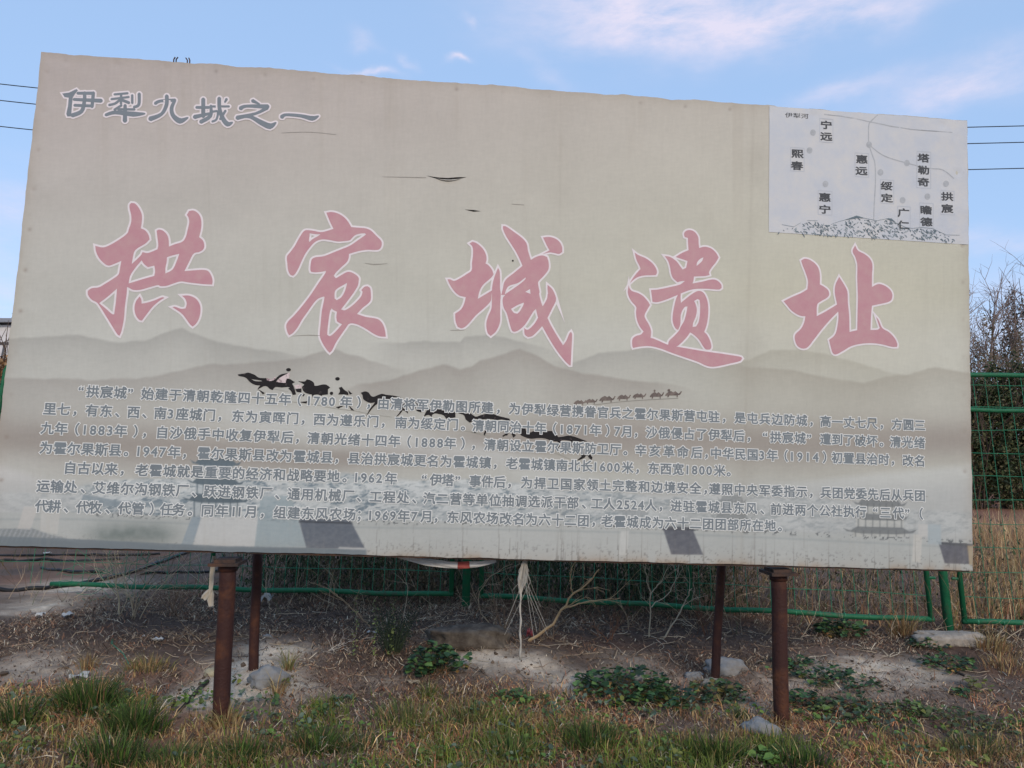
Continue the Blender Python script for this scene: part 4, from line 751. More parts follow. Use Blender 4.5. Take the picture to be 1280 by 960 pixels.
# ------------------------------------------------------------------ plant kit
def blades_mesh(name, B, h, w, yaw, lean, col, mat_, parent=None, curl=1.0, tip=None):
    """one bent tapering blade per row of B (n,3)"""
    n = len(B); h, w, yaw, lean = [np.broadcast_to(np.asarray(v, float), (n,)) for v in (h, w, yaw, lean)]
    dx = np.stack([np.cos(yaw), np.sin(yaw), 0*yaw], 1); wx = np.stack([-np.sin(yaw), np.cos(yaw), 0*yaw], 1)
    ta = rng.uniform(-1.2, 1.2, n)[:, None]; wx = wx*np.cos(ta)+dx*np.sin(ta)
    z = np.array([0, 0, 1.0]); lv = []
    for t_, ww in ((0, 1), (.45, .8), (1, 0)):
        a = lean*(t_**(1/curl) if t_ else 0)
        c = B+dx*(h*t_*np.sin(a*.75+lean*.25))[:, None]+z*(h*t_*np.cos(a*.75+lean*.25))[:, None]
        lv.append((c, wx*(w*ww*.5)[:, None]))
    V = np.stack([lv[0][0]-lv[0][1], lv[0][0]+lv[0][1], lv[1][0]-lv[1][1], lv[1][0]+lv[1][1], lv[2][0]], 1).reshape(-1, 3)
    o = np.arange(n)[:, None]*5
    me = bpy.data.meshes.new(name); me.vertices.add(n*5); me.vertices.foreach_set('co', V.astype(np.float32).ravel())
    li = np.concatenate([o+np.array([[0, 1, 3, 2]]), o+np.array([[2, 3, 4]])], 1).astype(np.int32)
    me.loops.add(n*7); me.loops.foreach_set('vertex_index', li.ravel())
    me.polygons.add(n*2); ls = (np.arange(n)[:, None]*7+np.array([[0, 4]])).ravel().astype(np.int32)
    me.polygons.foreach_set('loop_start', ls); me.polygons.foreach_set('loop_total', np.tile([4, 3], n).astype(np.int32))
    me.update(calc_edges=True)
    C5 = np.repeat(col[:, None, :], 5, 1).copy()
    if tip is not None: C5[:, 4] = C5[:, 4]*.4+np.asarray(tip)*.6; C5[:, 2:4] = C5[:, 2:4]*.8+np.asarray(tip)*.2
    at_ = me.color_attributes.new('Col', 'FLOAT_COLOR', 'POINT')
    at_.data.foreach_set('color', np.concatenate([C5.reshape(-1, 3), np.ones((n*5, 1))], 1).astype(np.float32).ravel())
    me.materials.append(mat_); ob = bpy.data.objects.new(name, me); COL.objects.link(ob)
    if parent: ob.parent = parent
    return ob
def pal(n, cols, p=None, var=.25):
    c = lin(np.array(cols, float)); i = rng.choice(len(cols), n, p=p); return c[i]*rng.uniform(1-var, 1+var, (n, 1))
blade_m = mat('grass_blade', attr=True, rough=.75, transl=.18, spec=.2)
leaf_m = mat('leaf', attr=True, rough=.6, transl=.15, noise=.2, nscale=40, spec=.3)
straw_m = mat('dry_straw', attr=True, rough=.85, spec=.15)

def sandy(x, y):
    v = 0
    for (a_, b_, r_, w_) in SANDS: v = v+w_*np.exp(-((x-a_)**2+((y-b_)*1.25)**2)/(r_*r_))
    return np.clip(v*(.5+fbm(x*5, y*5, 3, 3)), 0, 1)
def scatter(n, x0, x1, y0, y1): return rng.uniform(x0, x1, n), rng.uniform(y0, y1, n)
def with_z(x, y): return np.stack([x, y, gz(x, y)], 1)
GREEN = [(70, 102, 34), (98, 126, 44), (50, 78, 32), (130, 144, 56)]; DRY = [(182, 148, 104), (150, 114, 82), (200, 174, 126), (118, 86, 66), (170, 120, 90)]

# short mixed grass over the foreground, thinning out under the board
n = 130000; x, y = scatter(n, -3.6, 4.4, 3.3, 5.4)
den = fbm(x*1.3+7, y*1.3, 4, 201); pn = fbm(x*3.5, y*3.5, 3, 203)
lim = 4.75+.55*(fbm(x*.9, y*0+2, 3, 205)-.5)-.22*sstep(.6, 2.2, x)
keep = rng.random(n) < sstep(.43, .60, den*.6+pn*.4)*sstep(lim+.4, lim-.3, y)*.9+.05*sstep(5.3, 4.6, y)-.8*sandy(x, y)
x, y, den, pn = x[keep], y[keep], den[keep], pn[keep]; n = len(x)
gmask = rng.random(n) < sstep(.42, .60, fbm(x*1.7, y*1.7, 4, 207))*.85+.06
col = np.where(gmask[:, None], pal(n, GREEN+[(112, 116, 60)]), pal(n, DRY))
o = blades_mesh('grass', with_z(x, y)-[0, 0, .004], rng.gamma(3.2, .0165, n)*np.where(gmask, 1.15, .8), rng.uniform(.0035, .0085, n), rng.uniform(0, 6.28, n), rng.normal(.65, .5, n), col, blade_m, tip=lin([140, 132, 80]))
tag(o, kind='stuff')
# trampled reddish dead grass between the green patches
n = 90000; x, y = scatter(n, -3.8, 4.6, 3.3, 5.6)
keep = rng.random(n) < (1-.8*sandy(x, y))*sstep(.40, .62, fbm(x*1.9+11, y*1.9, 4, 411))*sstep(5.5, 4.5, y-.25*(fbm(x, y*0, 3, 413)-.5))
x, y = x[keep], y[keep]; n = len(x)
o = blades_mesh('dead_grass', with_z(x, y)+[0, 0, .002], rng.gamma(3, .016, n), rng.uniform(.0025, .006, n), rng.uniform(0, 6.28, n), rng.normal(1.15, .3, n), pal(n, [(196, 134, 96), (172, 112, 82), (210, 162, 106), (124, 82, 62), (228, 192, 138)], var=.3), straw_m); tag(o, kind='stuff')
# flat straw, stems and dead leaves littered on the soil
n = 120000; x, y = scatter(n, -4.3, 5.2, 3.3, 8.2)
keep = rng.random(n) < (sstep(.30, .58, fbm(x*1.6, y*1.6, 4, 221))*.85+.12)*(1-.85*sandy(x, y))
x, y = x[keep], y[keep]; n = len(x); B = with_z(x, y)+np.stack([0*x, 0*x, rng.uniform(.002, .014, n)], 1)
col = pal(n, [(146, 120, 98), (108, 88, 74), (184, 162, 134), (70, 56, 48), (158, 112, 84), (212, 196, 170)], p=[.22, .2, .18, .2, .14, .06], var=.3)
o = blades_mesh('straw_litter', B, rng.gamma(2.5, .020, n)+.008, rng.uniform(.002, .007, n), rng.uniform(0, 6.28, n), rng.normal(1.46, .14, n), col, straw_m); tag(o, kind='stuff')
# longer dead stems fallen under the board and along the fence
mb = MB()
for k in range(900):
    x0 = rng.uniform(-4.0, 5.0); y0 = 5.0+2.0*rng.random()**.8 if k < 650 else rng.uniform(3.4, 5.2); an = rng.uniform(0, 6.28); L_ = rng.gamma(3, .055)+.05; pts = []
    for j in range(5):
        pts.append([x0, y0, float(gz(x0, y0))+.006+.012*rng.random()]); an += rng.normal(0, .3); x0 += math.cos(an)*L_/4; y0 += math.sin(an)*L_/4
    mb.tube(pts, np.linspace(1, .5, 5)*rng.uniform(.0014, .0034), 4, False, c=lin([(150, 128, 106), (112, 92, 78), (186, 166, 140), (84, 68, 58), (206, 192, 170)][rng.choice(5, p=[.3, .25, .2, .15, .1])])*rng.uniform(.8, 1.15))
tag(mb.build('fallen_stems', straw_m), kind='stuff')
# crumbs of soil and gravel
mb = MB(); n = 6500; x, y = scatter(n, -4.0, 5.0, 3.3, 7.6)
ico = np.array([[0, 0, 1], [.9, 0, .35], [.28, .85, .35], [-.73, .53, .35], [-.73, -.53, .35], [.28, -.85, .35], [.6, .4, -.6], [-.5, .5, -.6], [0, -.7, -.6]])
ifc = [(0, 1, 2), (0, 2, 3), (0, 3, 4), (0, 4, 5), (0, 5, 1), (1, 6, 2), (2, 6, 7), (2, 7, 3), (3, 7, 4), (4, 7, 8), (4, 8, 5), (5, 8, 1), (1, 8, 6), (6, 8, 7)]
zz = gz(x, y); pc_ = pal(n, [(104, 90, 78), (82, 70, 60), (126, 114, 102), (158, 150, 140)], p=[.4, .35, .2, .05])
for i in range(n):
    s_ = rng.gamma(1.8, .0026)+.0025; mb.add(ico*s_*rng.uniform(.6, 1.4, (9, 3))+[x[i], y[i], zz[i]+s_*.2], ifc, pc_[i])
tag(mb.build('gravel', straw_m), kind='stuff')

def clear_of_legs(x, y): return True
# dark green clumps of coarse grass
def tuft(px_, py_, r, h, n, label, cols=((36, 62, 26), (52, 82, 32), (28, 48, 24), (78, 106, 42)), name='grass_tuft', group=None, dry=.12):
    p = ground_at(px_, py_); a = rng.uniform(0, 6.28, n); q_ = r*np.sqrt(rng.random(n))*rng.uniform(.5, 1.1, n)
    x, y = p[0]+q_*np.cos(a), p[1]+q_*np.sin(a)*.8
    col = np.where((rng.random(n) < dry)[:, None], pal(n, DRY), pal(n, cols))
    root = empty(name, tuple(p)); B = with_z(x, y)-p-[0, 0, .006]
    ob = blades_mesh(name, B, 1.2*h*rng.uniform(.35, 1.05, n)*(1.1-.5*q_/r), rng.uniform(.004, .009, n), a+rng.normal(0, .7, n), rng.normal(.28, .18, n)+.5*q_/r, col, blade_m, tip=lin([96, 104, 60]))
    bpy.data.objects.remove(root); ob.location = tuple(p); return tag(ob, label, 'grass', group)
tuft(112, 888, .22, .25, 620, 'tall dark green grass clump nearest the lower left, beside a white scrap')
tuft(168, 915, .20, .22, 480, 'dark green grass clump between the tallest clump and the left front leg')
tuft(142, 952, .24, .17, 420, 'low green grass clump at the bottom edge below the tallest clump')
tuft(22, 905, .16, .20, 240, 'dark green grass clump at the left border of the photo')
tuft(215, 955, .2, .12, 300, 'bright green grass clump at the bottom edge left of the left front leg', cols=((62, 84, 42), (78, 100, 50), (52, 70, 40)))
tuft(302, 950, .22, .14, 420, 'broad green grass clump at the bottom edge just right of the left front leg')
tuft(392, 938, .2, .13, 420, 'dense dark grass clump low in front of the round boulder')
tuft(742, 935, .22, .16, 560, 'spiky dark green grass clump at the bottom middle of the lawn')
tuft(895, 950, .2, .16, 380, 'spiky dark grass clump at the bottom edge left of the grey leg stone')
tuft(1000, 955, .2, .13, 320, 'low dark grass clump at the bottom edge below the right front leg')
tuft(1215, 940, .26, .10, 380, 'wide olive grass clump in the lower right corner', cols=((74, 86, 50), (92, 100, 58), (60, 72, 44)), dry=.35)
tuft(505, 905, .26, .12, 420, 'yellow green grass patch in the lawn below the broad leafy weed', cols=((84, 98, 52), (100, 110, 58), (70, 84, 46)), dry=.25)
tuft(590, 900, .22, .12, 360, 'yellow green grass patch in the middle of the lawn', cols=((84, 98, 52), (100, 110, 58), (70, 84, 46)), dry=.25)
tuft(640, 945, .2, .13, 360, 'fresh green grass patch at the bottom edge in the middle', cols=((70, 92, 46), (88, 108, 54)), dry=.15)
tuft(450, 935, .16, .10, 240, 'small green grass patch at the bottom edge left of the middle', cols=((70, 88, 48), (60, 74, 44)), dry=.2)
tuft(535, 870, .07, .13, 110, 'small upright green grass tuft in front of the torn cardboard', cols=((78, 92, 50), (92, 104, 56)), dry=.3)
tuft(925, 897, .07, .10, 100, 'small green grass tuft left of the right front leg', cols=((70, 92, 50), (60, 80, 46)), dry=.2)
tuft(360, 838, .05, .20, 60, 'thin seeding grass stalks beside the round boulder', cols=((140, 138, 92), (110, 116, 74), (160, 148, 104)), dry=.5)
tuft(345, 870, .05, .18, 50, 'pale dry grass stalks below the round boulder', cols=((170, 148, 108), (150, 128, 90)), dry=.7)
tuft(282, 905, .10, .16, 150, 'straw coloured dry grass at the foot of the left front leg', cols=((176, 152, 112), (150, 124, 88)), dry=.6)
tuft(978, 905, .09, .09, 120, 'reddish dry grass at the foot of the right front leg', cols=((150, 108, 80), (128, 92, 70)), dry=.6)
tuft(1130, 795, .14, .24, 190, 'bleached dry grass clump below the fence rail left of the fence post', cols=((170, 146, 108), (150, 124, 92)), dry=.8)
tuft(1240, 812, .2, .16, 220, 'bleached dry grass clump right of the fence post', cols=((170, 140, 100), (146, 116, 84)), dry=.8)
tuft(1262, 835, .25, .12, 220, 'reddish dry grass clump at the right border below the fence', cols=((150, 112, 84), (134, 100, 78)), dry=.8)
tuft(110, 835, .08, .12, 90, 'small tan dry grass clump on bare soil at the left', cols=((160, 128, 90),), dry=.7)
tuft(185, 838, .2, .12, 220, 'olive and tan dry grass patch behind the tall dark clumps', cols=((120, 118, 70), (150, 130, 88)), dry=.5)

def leafpts(n, cx, cy, r, h, flatn=.6):
    a = rng.uniform(0, 6.28, n); q_ = np.sqrt(rng.random(n)); return np.stack([cx+r*q_*np.cos(a), cy+r*q_*np.sin(a), h*np.sqrt(np.clip(1-q_**2*.8, 0, 1))*rng.uniform(.25, 1, n)], 1)
def leaves(mb, pts, size, cols, up=.7, round_=1.0):
    for p in pts:
        s_ = size*min(1.7, rng.gamma(7, .125)+.12); nrm = rng.normal(0, 1, 3); nrm /= np.linalg.norm(nrm); nrm = nrm*(1-up)+np.array([0, 0, 1.])*up; nrm /= np.linalg.norm(nrm)
        a = np.cross(nrm, rng.normal(0, 1, 3)); a /= np.linalg.norm(a); b = np.cross(nrm, a)*round_; cup = nrm*s_*.16
        v = [p-a*s_*.5-cup*0, p-a*s_*.22+b*s_*.42+cup, p+a*s_*.2+b*s_*.44+cup, p+a*s_*.55, p+a*s_*.2-b*s_*.44+cup, p-a*s_*.22-b*s_*.42+cup, p+a*s_*.02]
        mb.add(v, [(0, 6, 1), (1, 6, 2), (2, 6, 3), (3, 6, 4), (4, 6, 5), (5, 6, 0)], lin(cols[rng.integers(len(cols))])*rng.uniform(.7, 1.3))
# tiny broad-leaved seedlings through the lawn
mb = MB()
for k in range(900):
    x0, y0 = rng.uniform(-3.4, 4.2), rng.uniform(3.45, 5.0)
    if rng.random() > sstep(.42, .62, float(fbm(x0*1.4+31, y0*1.4, 3, 501))) : continue
    z0 = float(gz(x0, y0)); pts = np.stack([rng.normal(x0, .03, 9), rng.normal(y0, .03, 9), z0+rng.uniform(.01, .06, 9)], 1); leaves(mb, pts, .026, [[(88, 116, 54), (104, 128, 60)], [(64, 88, 50), (80, 100, 58)], [(118, 122, 60), (96, 110, 60)], [(84, 100, 84), (96, 110, 92)]][rng.integers(4)], .55, .8)
tag(mb.build('seedlings', leaf_m), kind='stuff')
DK = [(46, 74, 48), (60, 92, 56), (38, 58, 42), (88, 116, 64)]
def weed(px_, py_, r, h, n, size, label, cols=DK, group=None, squash=.75, name='leafy_weed'):
    p = ground_at(px_, py_); root = empty(name, tuple(p), label=label, cat='weed', group=group)
    n = int(n*1.25); pts = leafpts(n, 0, 0, r*1.1, h); an = np.arctan2(pts[:, 1], pts[:, 0]); rr_ = .55+.95*fbm(np.cos(an)*1.6+px_, np.sin(an)*1.6+py_, 3, 3); pts[:, 0] *= rr_; pts[:, 1] *= squash*rr_; pts = pts[fbm(pts[:, 0]*14+px_, pts[:, 1]*14, 2, 7) > .36]
    pts[:, 2] += gz(p[0]+pts[:, 0], p[1]+pts[:, 1])-p[2]
    mb = MB(); kk = rng.random(len(pts)); leaves(mb, pts[kk > .1], size*.92, cols); leaves(mb, pts[kk <= .1]*[1.05, 1.05, .5], size*.8, [(150, 116, 66), (128, 92, 60), (140, 130, 70)]); mb.build('foliage', leaf_m, root)
    st = MB()
    for q_ in pts[::5]: st.tube([np.array([q_[0]*.25, q_[1]*.25, -.02]), np.array([q_[0]*.7, q_[1]*.7, q_[2]*.55]), q_], [.003, .0025, .0015], 4, False, c=lin([84, 82, 58])*rng.uniform(.7, 1.2))
    st.build('stem', straw_m, root)
weed(545, 838, .21, .20, 300, .045, 'round dark blue green leafy weed in front of the concrete footing')
weed(782, 868, .30, .16, 380, .042, 'largest spreading leafy weed on the lawn under the middle of the board')
weed(830, 880, .22, .11, 200, .038, 'leafy weed joining the right side of the largest spreading weed')
weed(898, 872, .20, .12, 170, .038, 'leafy weed with yellowing stalks in front of the stones', cols=[(60, 84, 54), (84, 104, 60), (120, 108, 60), (54, 74, 50)])
weed(650, 878, .16, .08, 120, .03, 'small bright leafy weed left of the sandy hollows', cols=[(62, 88, 48), (80, 106, 56)])
weed(1050, 797, .20, .16, 170, .05, 'dark leafy weed under the fence rail right of the right front leg')
weed(990, 835, .20, .07, 150, .035, 'low dark creeping weed just right of the right front leg')
weed(1050, 856, .24, .07, 190, .035, 'low dark creeping weed at the foot of the pale bare slope')
weed(1182, 832, .20, .08, 150, .038, 'low leafy weed on the slope below the fence post')
weed(1160, 808, .16, .08, 100, .035, 'small dark weed at the edge of the fence post footing')
weed(1005, 882, .16, .08, 120, .034, 'small leafy weed beside the foot of the right front leg')
weed(1060, 890, .22, .08, 150, .034, 'low green weed patch on the lower slope right of the right leg', cols=[(70, 90, 58), (92, 106, 66), (60, 76, 52)])
weed(1130, 892, .14, .08, 80, .036, 'pale green weed on the lower right slope', cols=[(96, 112, 64), (80, 100, 58)])
weed(1215, 905, .26, .07, 150, .034, 'spreading olive weed near the lower right border', cols=[(80, 92, 56), (96, 104, 64), (66, 78, 50)])
weed(1218, 865, .10, .10, 60, .034, 'yellow green weed standing on the bare reddish slope', cols=[(120, 122, 66), (104, 108, 60)])
weed(1205, 870, .08, .05, 40, .034, 'tiny yellowing weed on the bare slope')
weed(960, 950, .14, .06, 70, .04, 'fresh light green weed at the bottom edge below the grey stone', cols=[(88, 116, 56), (104, 128, 64)])
weed(430, 880, .10, .05, 60, .03, 'small grey green weed in the lawn left of the middle', cols=[(84, 104, 78), (70, 90, 66)])
weed(545, 948, .12, .05, 60, .036, 'yellow green young weed at the bottom edge of the lawn', cols=[(112, 128, 62), (96, 114, 58)])

# feathery dark weed with two paler flowering spikes
p = ground_at(490, 818); root = empty('feathery_weed', tuple(p), label='feathery dark weed with two pale green spikes left of the leafy weed', cat='weed')
mb = MB(); st = MB()
for k in range(46):
    a = rng.uniform(0, 6.28); L_ = rng.uniform(.16, .42); dx = np.array([math.cos(a)*.25, math.sin(a)*.2, 0])*rng.uniform(.2, 1); pts = [np.array([0, 0, -.01])+dx*.2, dx*.6+[0, 0, L_*.6], dx+[0, 0, L_]]
    st.tube(pts, [.003, .002, .001], 4, False, c=lin([60, 70, 52]))
    for j in range(26):
        t_ = rng.uniform(.2, 1); q_ = pts[0]*(1-t_)+pts[2]*t_+rng.normal(0, .018, 3); leaves(mb, [q_], .016, [(46, 60, 46), (56, 70, 52), (38, 50, 40)], .2, .4)
for dx in (-.13, .0, -.28):
    for j in range(44):
        t_ = j/44; leaves(mb, [np.array([dx+.02*math.sin(t_*3), -.1, .02+.42*t_])+rng.normal(0, .011, 3)], .017*(1.2-t_*.5), [(130, 142, 84), (112, 126, 74)], .4, .7)
mb.build('foliage', leaf_m, root); st.build('stem', straw_m, root)

# bare dry stalks in front of and behind the fence
twig_m = mat('dry_twig', attr=True, rough=.85, spec=.2)
def branch(mb, p, d, L_, r, depth, col, kink=.25, spread=.7):
    pts = [p]; n = 5
    for i in range(n):
        d = d+rng.normal(0, kink/n**.5, 3); d /= np.linalg.norm(d); pts.append(pts[-1]+d*L_/n)
    mb.tube(pts, np.linspace(r, r*.45, n+1), 5 if r > .006 else 4, False, c=lin(col)*rng.uniform(.8, 1.15))
    if depth:
        for k in range(rng.integers(2, 4)):
            i = rng.integers(2, n+1); dd = d+rng.normal(0, spread, 3)*[1, .7, .8]; dd /= np.linalg.norm(dd); branch(mb, pts[i], dd, L_*rng.uniform(.45, .75), r*.55, depth-1, col, kink, spread)
def dry_plant(px_, py_, stems, L_, r, label, col=(150, 128, 104), Y=None, depth=2, lean=(0, 0, 0), name='dry_weed', spread=.6, up=1.2):
    p = ground_at(px_, py_) if Y is None else np.array([at(px_, py_, Y)[0], Y, float(gz(at(px_, py_, Y)[0], Y))])
    mb = MB()
    for k in range(stems):
        d = np.array([rng.normal(0, .5), rng.normal(0, .3), up])+lean; d /= np.linalg.norm(d); branch(mb, rng.normal(0, .03, 3)*[1, 1, 0]-[0, 0, .02], d, L_*rng.uniform(.6, 1.1), r, depth, col, .3, spread)
    o = mb.build(name, twig_m); o.location = tuple(p); tag(o, label, 'dry weed'); return o
def set_branch(lines_, r, col, label):
    p = ground_at(*lines_[0][0]); mb = MB()
    for k, l in enumerate(lines_):
        q_ = np.array([at(c_[0], c_[1], p[1]+.03*i*(1 if k % 2 else -1))-p for i, c_ in enumerate(l)]); n = 14; t0 = np.linspace(0, 1, len(q_)); t1 = np.linspace(0, 1, n)
        q_ = np.stack([np.interp(t1, t0, q_[:, j]) for j in range(3)], 1)+rng.normal(0, .004, (n, 3)); r0 = r*(1 if k == 0 else .55)
        mb.tube(q_, np.linspace(r0, r0*.4, n), 6, c=lin(col)*rng.uniform(.85, 1.1))
        for j in range(5, n, 3):
            d = q_[j]-q_[j-1]; d = d/np.linalg.norm(d)+rng.normal(0, .5, 3)*[1, .6, .8]; d /= np.linalg.norm(d); branch(mb, q_[j], d, rng.uniform(.12, .26), r0*.35, 1, col, .3, .6)
    o = mb.build('dry_branch', twig_m); o.location = tuple(p); tag(o, label, 'branch')
set_branch([[(660, 802), (690, 783), (703, 761), (716, 743), (738, 727), (748, 712)], [(703, 761), (735, 752), (775, 748)], [(716, 743), (712, 725), (714, 708)]], .012, (180, 152, 116), 'thick bent tan branch leaning right beside the hanging rope')
set_branch([[(810, 797), (813, 770), (814, 745), (808, 722), (806, 700)], [(814, 758), (836, 742), (846, 722), (850, 704)], [(812, 744), (826, 728), (836, 706)]], .007, (172, 160, 138), 'pale bare forked stalk under the middle right of the board')
set_branch([[(829, 800), (842, 778), (856, 755), (864, 735)]], .007, (178, 166, 146), 'straight pale stalk leaning right between the forked stalk and the right rear leg')
set_branch([[(462, 783), (445, 765), (428, 749), (410, 738)], [(428, 749), (405, 733), (385, 727)]], .006, (166, 142, 112), 'thin tan branch crossing the fence rail left of the footing')
set_branch([[(625, 795), (600, 765), (598, 742), (610, 722), (640, 704)], [(610, 722), (600, 735), (590, 752)], [(627, 795), (640, 760), (655, 730)]], .005, (170, 154, 130), 'thin pale curved branch between the fence post and the rope')
set_branch([[(150, 770), (146, 735), (144, 705), (143, 690)], [(145, 730), (165, 715), (190, 705)], [(147, 745), (125, 720), (118, 700)], [(150, 770), (160, 745), (152, 720)]], .006, (190, 172, 140), 'upright pale stalk standing at the left fence rail above the green string')
dry_plant(680, 800, 8, .40, .004, 'clump of thin bare stalks at the base of the bent tan branch', (120, 100, 82))
dry_plant(625, 798, 7, .40, .0035, 'thin tangled bare stalks right of the concrete footing', (128, 108, 90))
dry_plant(170, 772, 6, .55, .0045, 'spreading pale bare stalks over the left broken fence rail', (168, 150, 124), spread=.9)
dry_plant(215, 770, 9, .35, .0035, 'brown tangle of dry stalks left of the left front leg', (120, 98, 80), spread=.9)
dry_plant(410, 815, 5, .16, .004, 'small white bleached twigs lying in the shade under the board', (190, 182, 172), up=.2, spread=.9)
dry_plant(250, 800, 10, .3, .0035, 'flat tangle of dry stems beside the left front leg', (140, 120, 98), up=.15, spread=.9)
dry_plant(950, 790, 8, .25, .003, 'brown tangle of dry stems left of the right front leg', (126, 106, 88), up=.4, spread=.9)
dry_plant(760, 800, 10, .28, .003, 'reddish row of dry stems under the rail in the middle', (120, 86, 66), up=.9)
dry_plant(880, 792, 9, .28, .003, 'reddish dry stems under the rail by the right rear leg', (118, 84, 66), up=.9)
dry_plant(1245, 800, 2, .55, .0045, 'two crossed pale stems at the right border below the fence', (196, 182, 160), lean=(.8, 0, -.4), depth=1)

# tangle of thin pale stalks along and behind the fence
mb = MB()
for k in range(420):
    s_ = rng.uniform(-4.6, 5.2); b_ = rng.uniform(-.35, 1.3)**1; q_ = PM[:2]+dirf*s_+away[:2]*b_
    if rng.random() > np.interp(s_, [-4.6, -2.6, 4, 5.2], [.45, 1, 1, .8]): continue
    d = np.array([rng.normal(0, .75), rng.normal(0, .35), 1.0]); d /= np.linalg.norm(d)
    branch(mb, np.array([q_[0], q_[1], float(gz(q_[0], q_[1]))-.01]), d, rng.uniform(.2, .75)*(1 if b_ > 0 else .5), rng.uniform(.0016, .0034), 1, [(172, 150, 122), (140, 116, 94), (110, 92, 78), (190, 172, 146), (96, 100, 72)][rng.integers(5)], .35, .6)
tag(mb.build('dry_stalks', twig_m), kind='stuff')
# weeds standing behind the fence
n = 2600; x = rng.uniform(-2.9, 5.0, n); y = rng.uniform(7.25, 9.4, n)-.085*(x+.4)
dens = np.interp(x, [-2.9, -2.0, 1.9, 2.8, 5.0], [.35, 1, 1, .22, .16]); k_ = rng.random(n) < dens; x, y = x[k_], y[k_]; n = len(x)
H = rng.uniform(.5, 1.25, n)*(.75+.5*fbm(x*1.3, y, 3, 301))
col = pal(n, [(58, 70, 50), (86, 82, 62), (110, 92, 74), (48, 58, 44)])
o = blades_mesh('weed_thicket', with_z(x, y), H, rng.uniform(.002, .0045, n), rng.uniform(0, 6.28, n), rng.normal(.25, .25, n), col, blade_m); tag(o, kind='stuff')
m_ = 26; idx = np.repeat(np.arange(n), m_); t_ = rng.uniform(.05, 1, n*m_); BB = with_z(x, y)[idx]+np.stack([rng.normal(0, .06, n*m_), rng.normal(0, .06, n*m_), H[idx]*t_], 1)
gr = fbm(x*1.1, y*1.1, 3, 303)[idx]+np.where(x[idx] > 2.1, .3, 0); cc = np.where((gr > .62)[:, None], pal(n*m_, [(118, 100, 80), (142, 120, 94), (92, 80, 66), (84, 88, 62)]), pal(n*m_, [(50, 68, 46), (66, 86, 56), (38, 52, 38), (84, 96, 62)]))
o = blades_mesh('weed_leaves', BB, rng.uniform(.03, .085, n*m_), rng.uniform(.008, .020, n*m_), rng.uniform(0, 6.28, n*m_), rng.normal(1.0, .45, n*m_), cc, blade_m); tag(o, kind='stuff')
# dry field grass beyond the fence on the right, sparser on the left
n = 60000; x = rng.uniform(2.2, 18, n); y = 6.9+10.6*rng.random(n)**1.3
k_ = (x > y*.36) & (rng.random(n) < sstep(.30, .60, fbm(x*.9, y*.9, 4, 311))*sstep(18.5, 13, y)*1.15*np.where(x > y*.575, 1, .07)+.03) & (y > 6.98-.088*(x+.44)+.1); x, y = x[k_], y[k_]; n = len(x)
col = pal(n, [(200, 162, 116), (168, 132, 94), (222, 196, 152), (136, 100, 76), (112, 114, 66), (178, 116, 90)], p=[.2, .2, .14, .2, .13, .13], var=.4)
o = blades_mesh('field_grass', with_z(x, y), (rng.gamma(5, .06, n)+.05)*(1+.3*(y > 9)), rng.uniform(.003, .009, n), rng.uniform(0, 6.28, n), rng.normal(.55, .45, n), col, straw_m, tip=lin([186, 160, 120])); tag(o, kind='stuff')
n = 2600; x = rng.uniform(-9, -2.4, n); y = rng.uniform(7.4, 15, n); k_ = rng.random(n) < sstep(.42, .7, fbm(x*.8, y*.8, 4, 321)); x, y = x[k_], y[k_]; n = len(x)
o = blades_mesh('bare_ground_weeds', with_z(x, y), rng.gamma(4, .05, n), rng.uniform(.004, .010, n), rng.uniform(0, 6.28, n), rng.normal(.5, .3, n), pal(n, [(92, 92, 62), (120, 100, 78), (70, 80, 54)]), blade_m); tag(o, kind='stuff')

# ------------------------------------------------------------------ stones, footings, litter
stone_m = mat('grey_stone', (.26, .26, .26), .9, col2=(.17, .155, .14), nscale=11, bump=.9, bscale=38, lo=.40, hi=.66, spec=.2, noise=.15)
def lump(name, px_, py_, sx, sy, sz, m_, label, cat, seed=0, sink=.40, rz=0, boxy=2.0, loc=None):
    p = ground_at(px_, py_) if loc is None else np.array(loc); nu, nv = 40, 20; th = np.linspace(0, 2*math.pi, nu, endpoint=False); ph = np.linspace(.02, math.pi-.02, nv); T, Ph = np.meshgrid(th, ph)
    def sg(v): return np.sign(v)*np.abs(v)**(2/boxy)
    X, Y_, Z = sg(np.sin(Ph))*sg(np.cos(T)), sg(np.sin(Ph))*sg(np.sin(T)), sg(np.cos(Ph))
    d = 1+.32*(fbm(X*1.6+Z+seed*3.1, Y_*1.6+Z*1.3, 3, seed)-.5)*2+.14*(fbm(X*5+Z*3, Y_*6+seed, 3, seed+7)-.5)*2
    V = np.stack([X*d*sx, Y_*d*sy, Z*d*sz+sz*(1-2*sink)], -1).reshape(-1, 3)
    f = [(i*nu+j, i*nu+(j+1) % nu, (i+1)*nu+(j+1) % nu, (i+1)*nu+j) for i in range(nv-1) for j in range(nu)]+[tuple(range(nu))[::-1], tuple((nv-1)*nu+j for j in range(nu))]
    mb = MB(); mb.add(V, f); o = mb.build(name, m_, smooth=True); o.location = tuple(p); o.rotation_euler = (0, 0, rz); return tag(o, label, cat)
lump('boulder', 336, 851, .125, .11, .075, stone_m, 'round pale boulder half buried right of the left front leg', 'stone', 1)
lump('boulder', 905, 838, .15, .12, .075, stone_m, 'domed pale boulder right behind the right rear leg', 'stone', 2)
lump('stone', 868, 848, .075, .06, .04, stone_m, 'flat blue grey stone left of the right rear leg', 'stone', 3)
lump('stone', 890, 858, .07, .06, .05, mat('sandy_stone', (.34, .29, .23), .9, bump=.4, noise=.2), 'sandy coloured stone in front of the right rear leg', 'stone', 4)
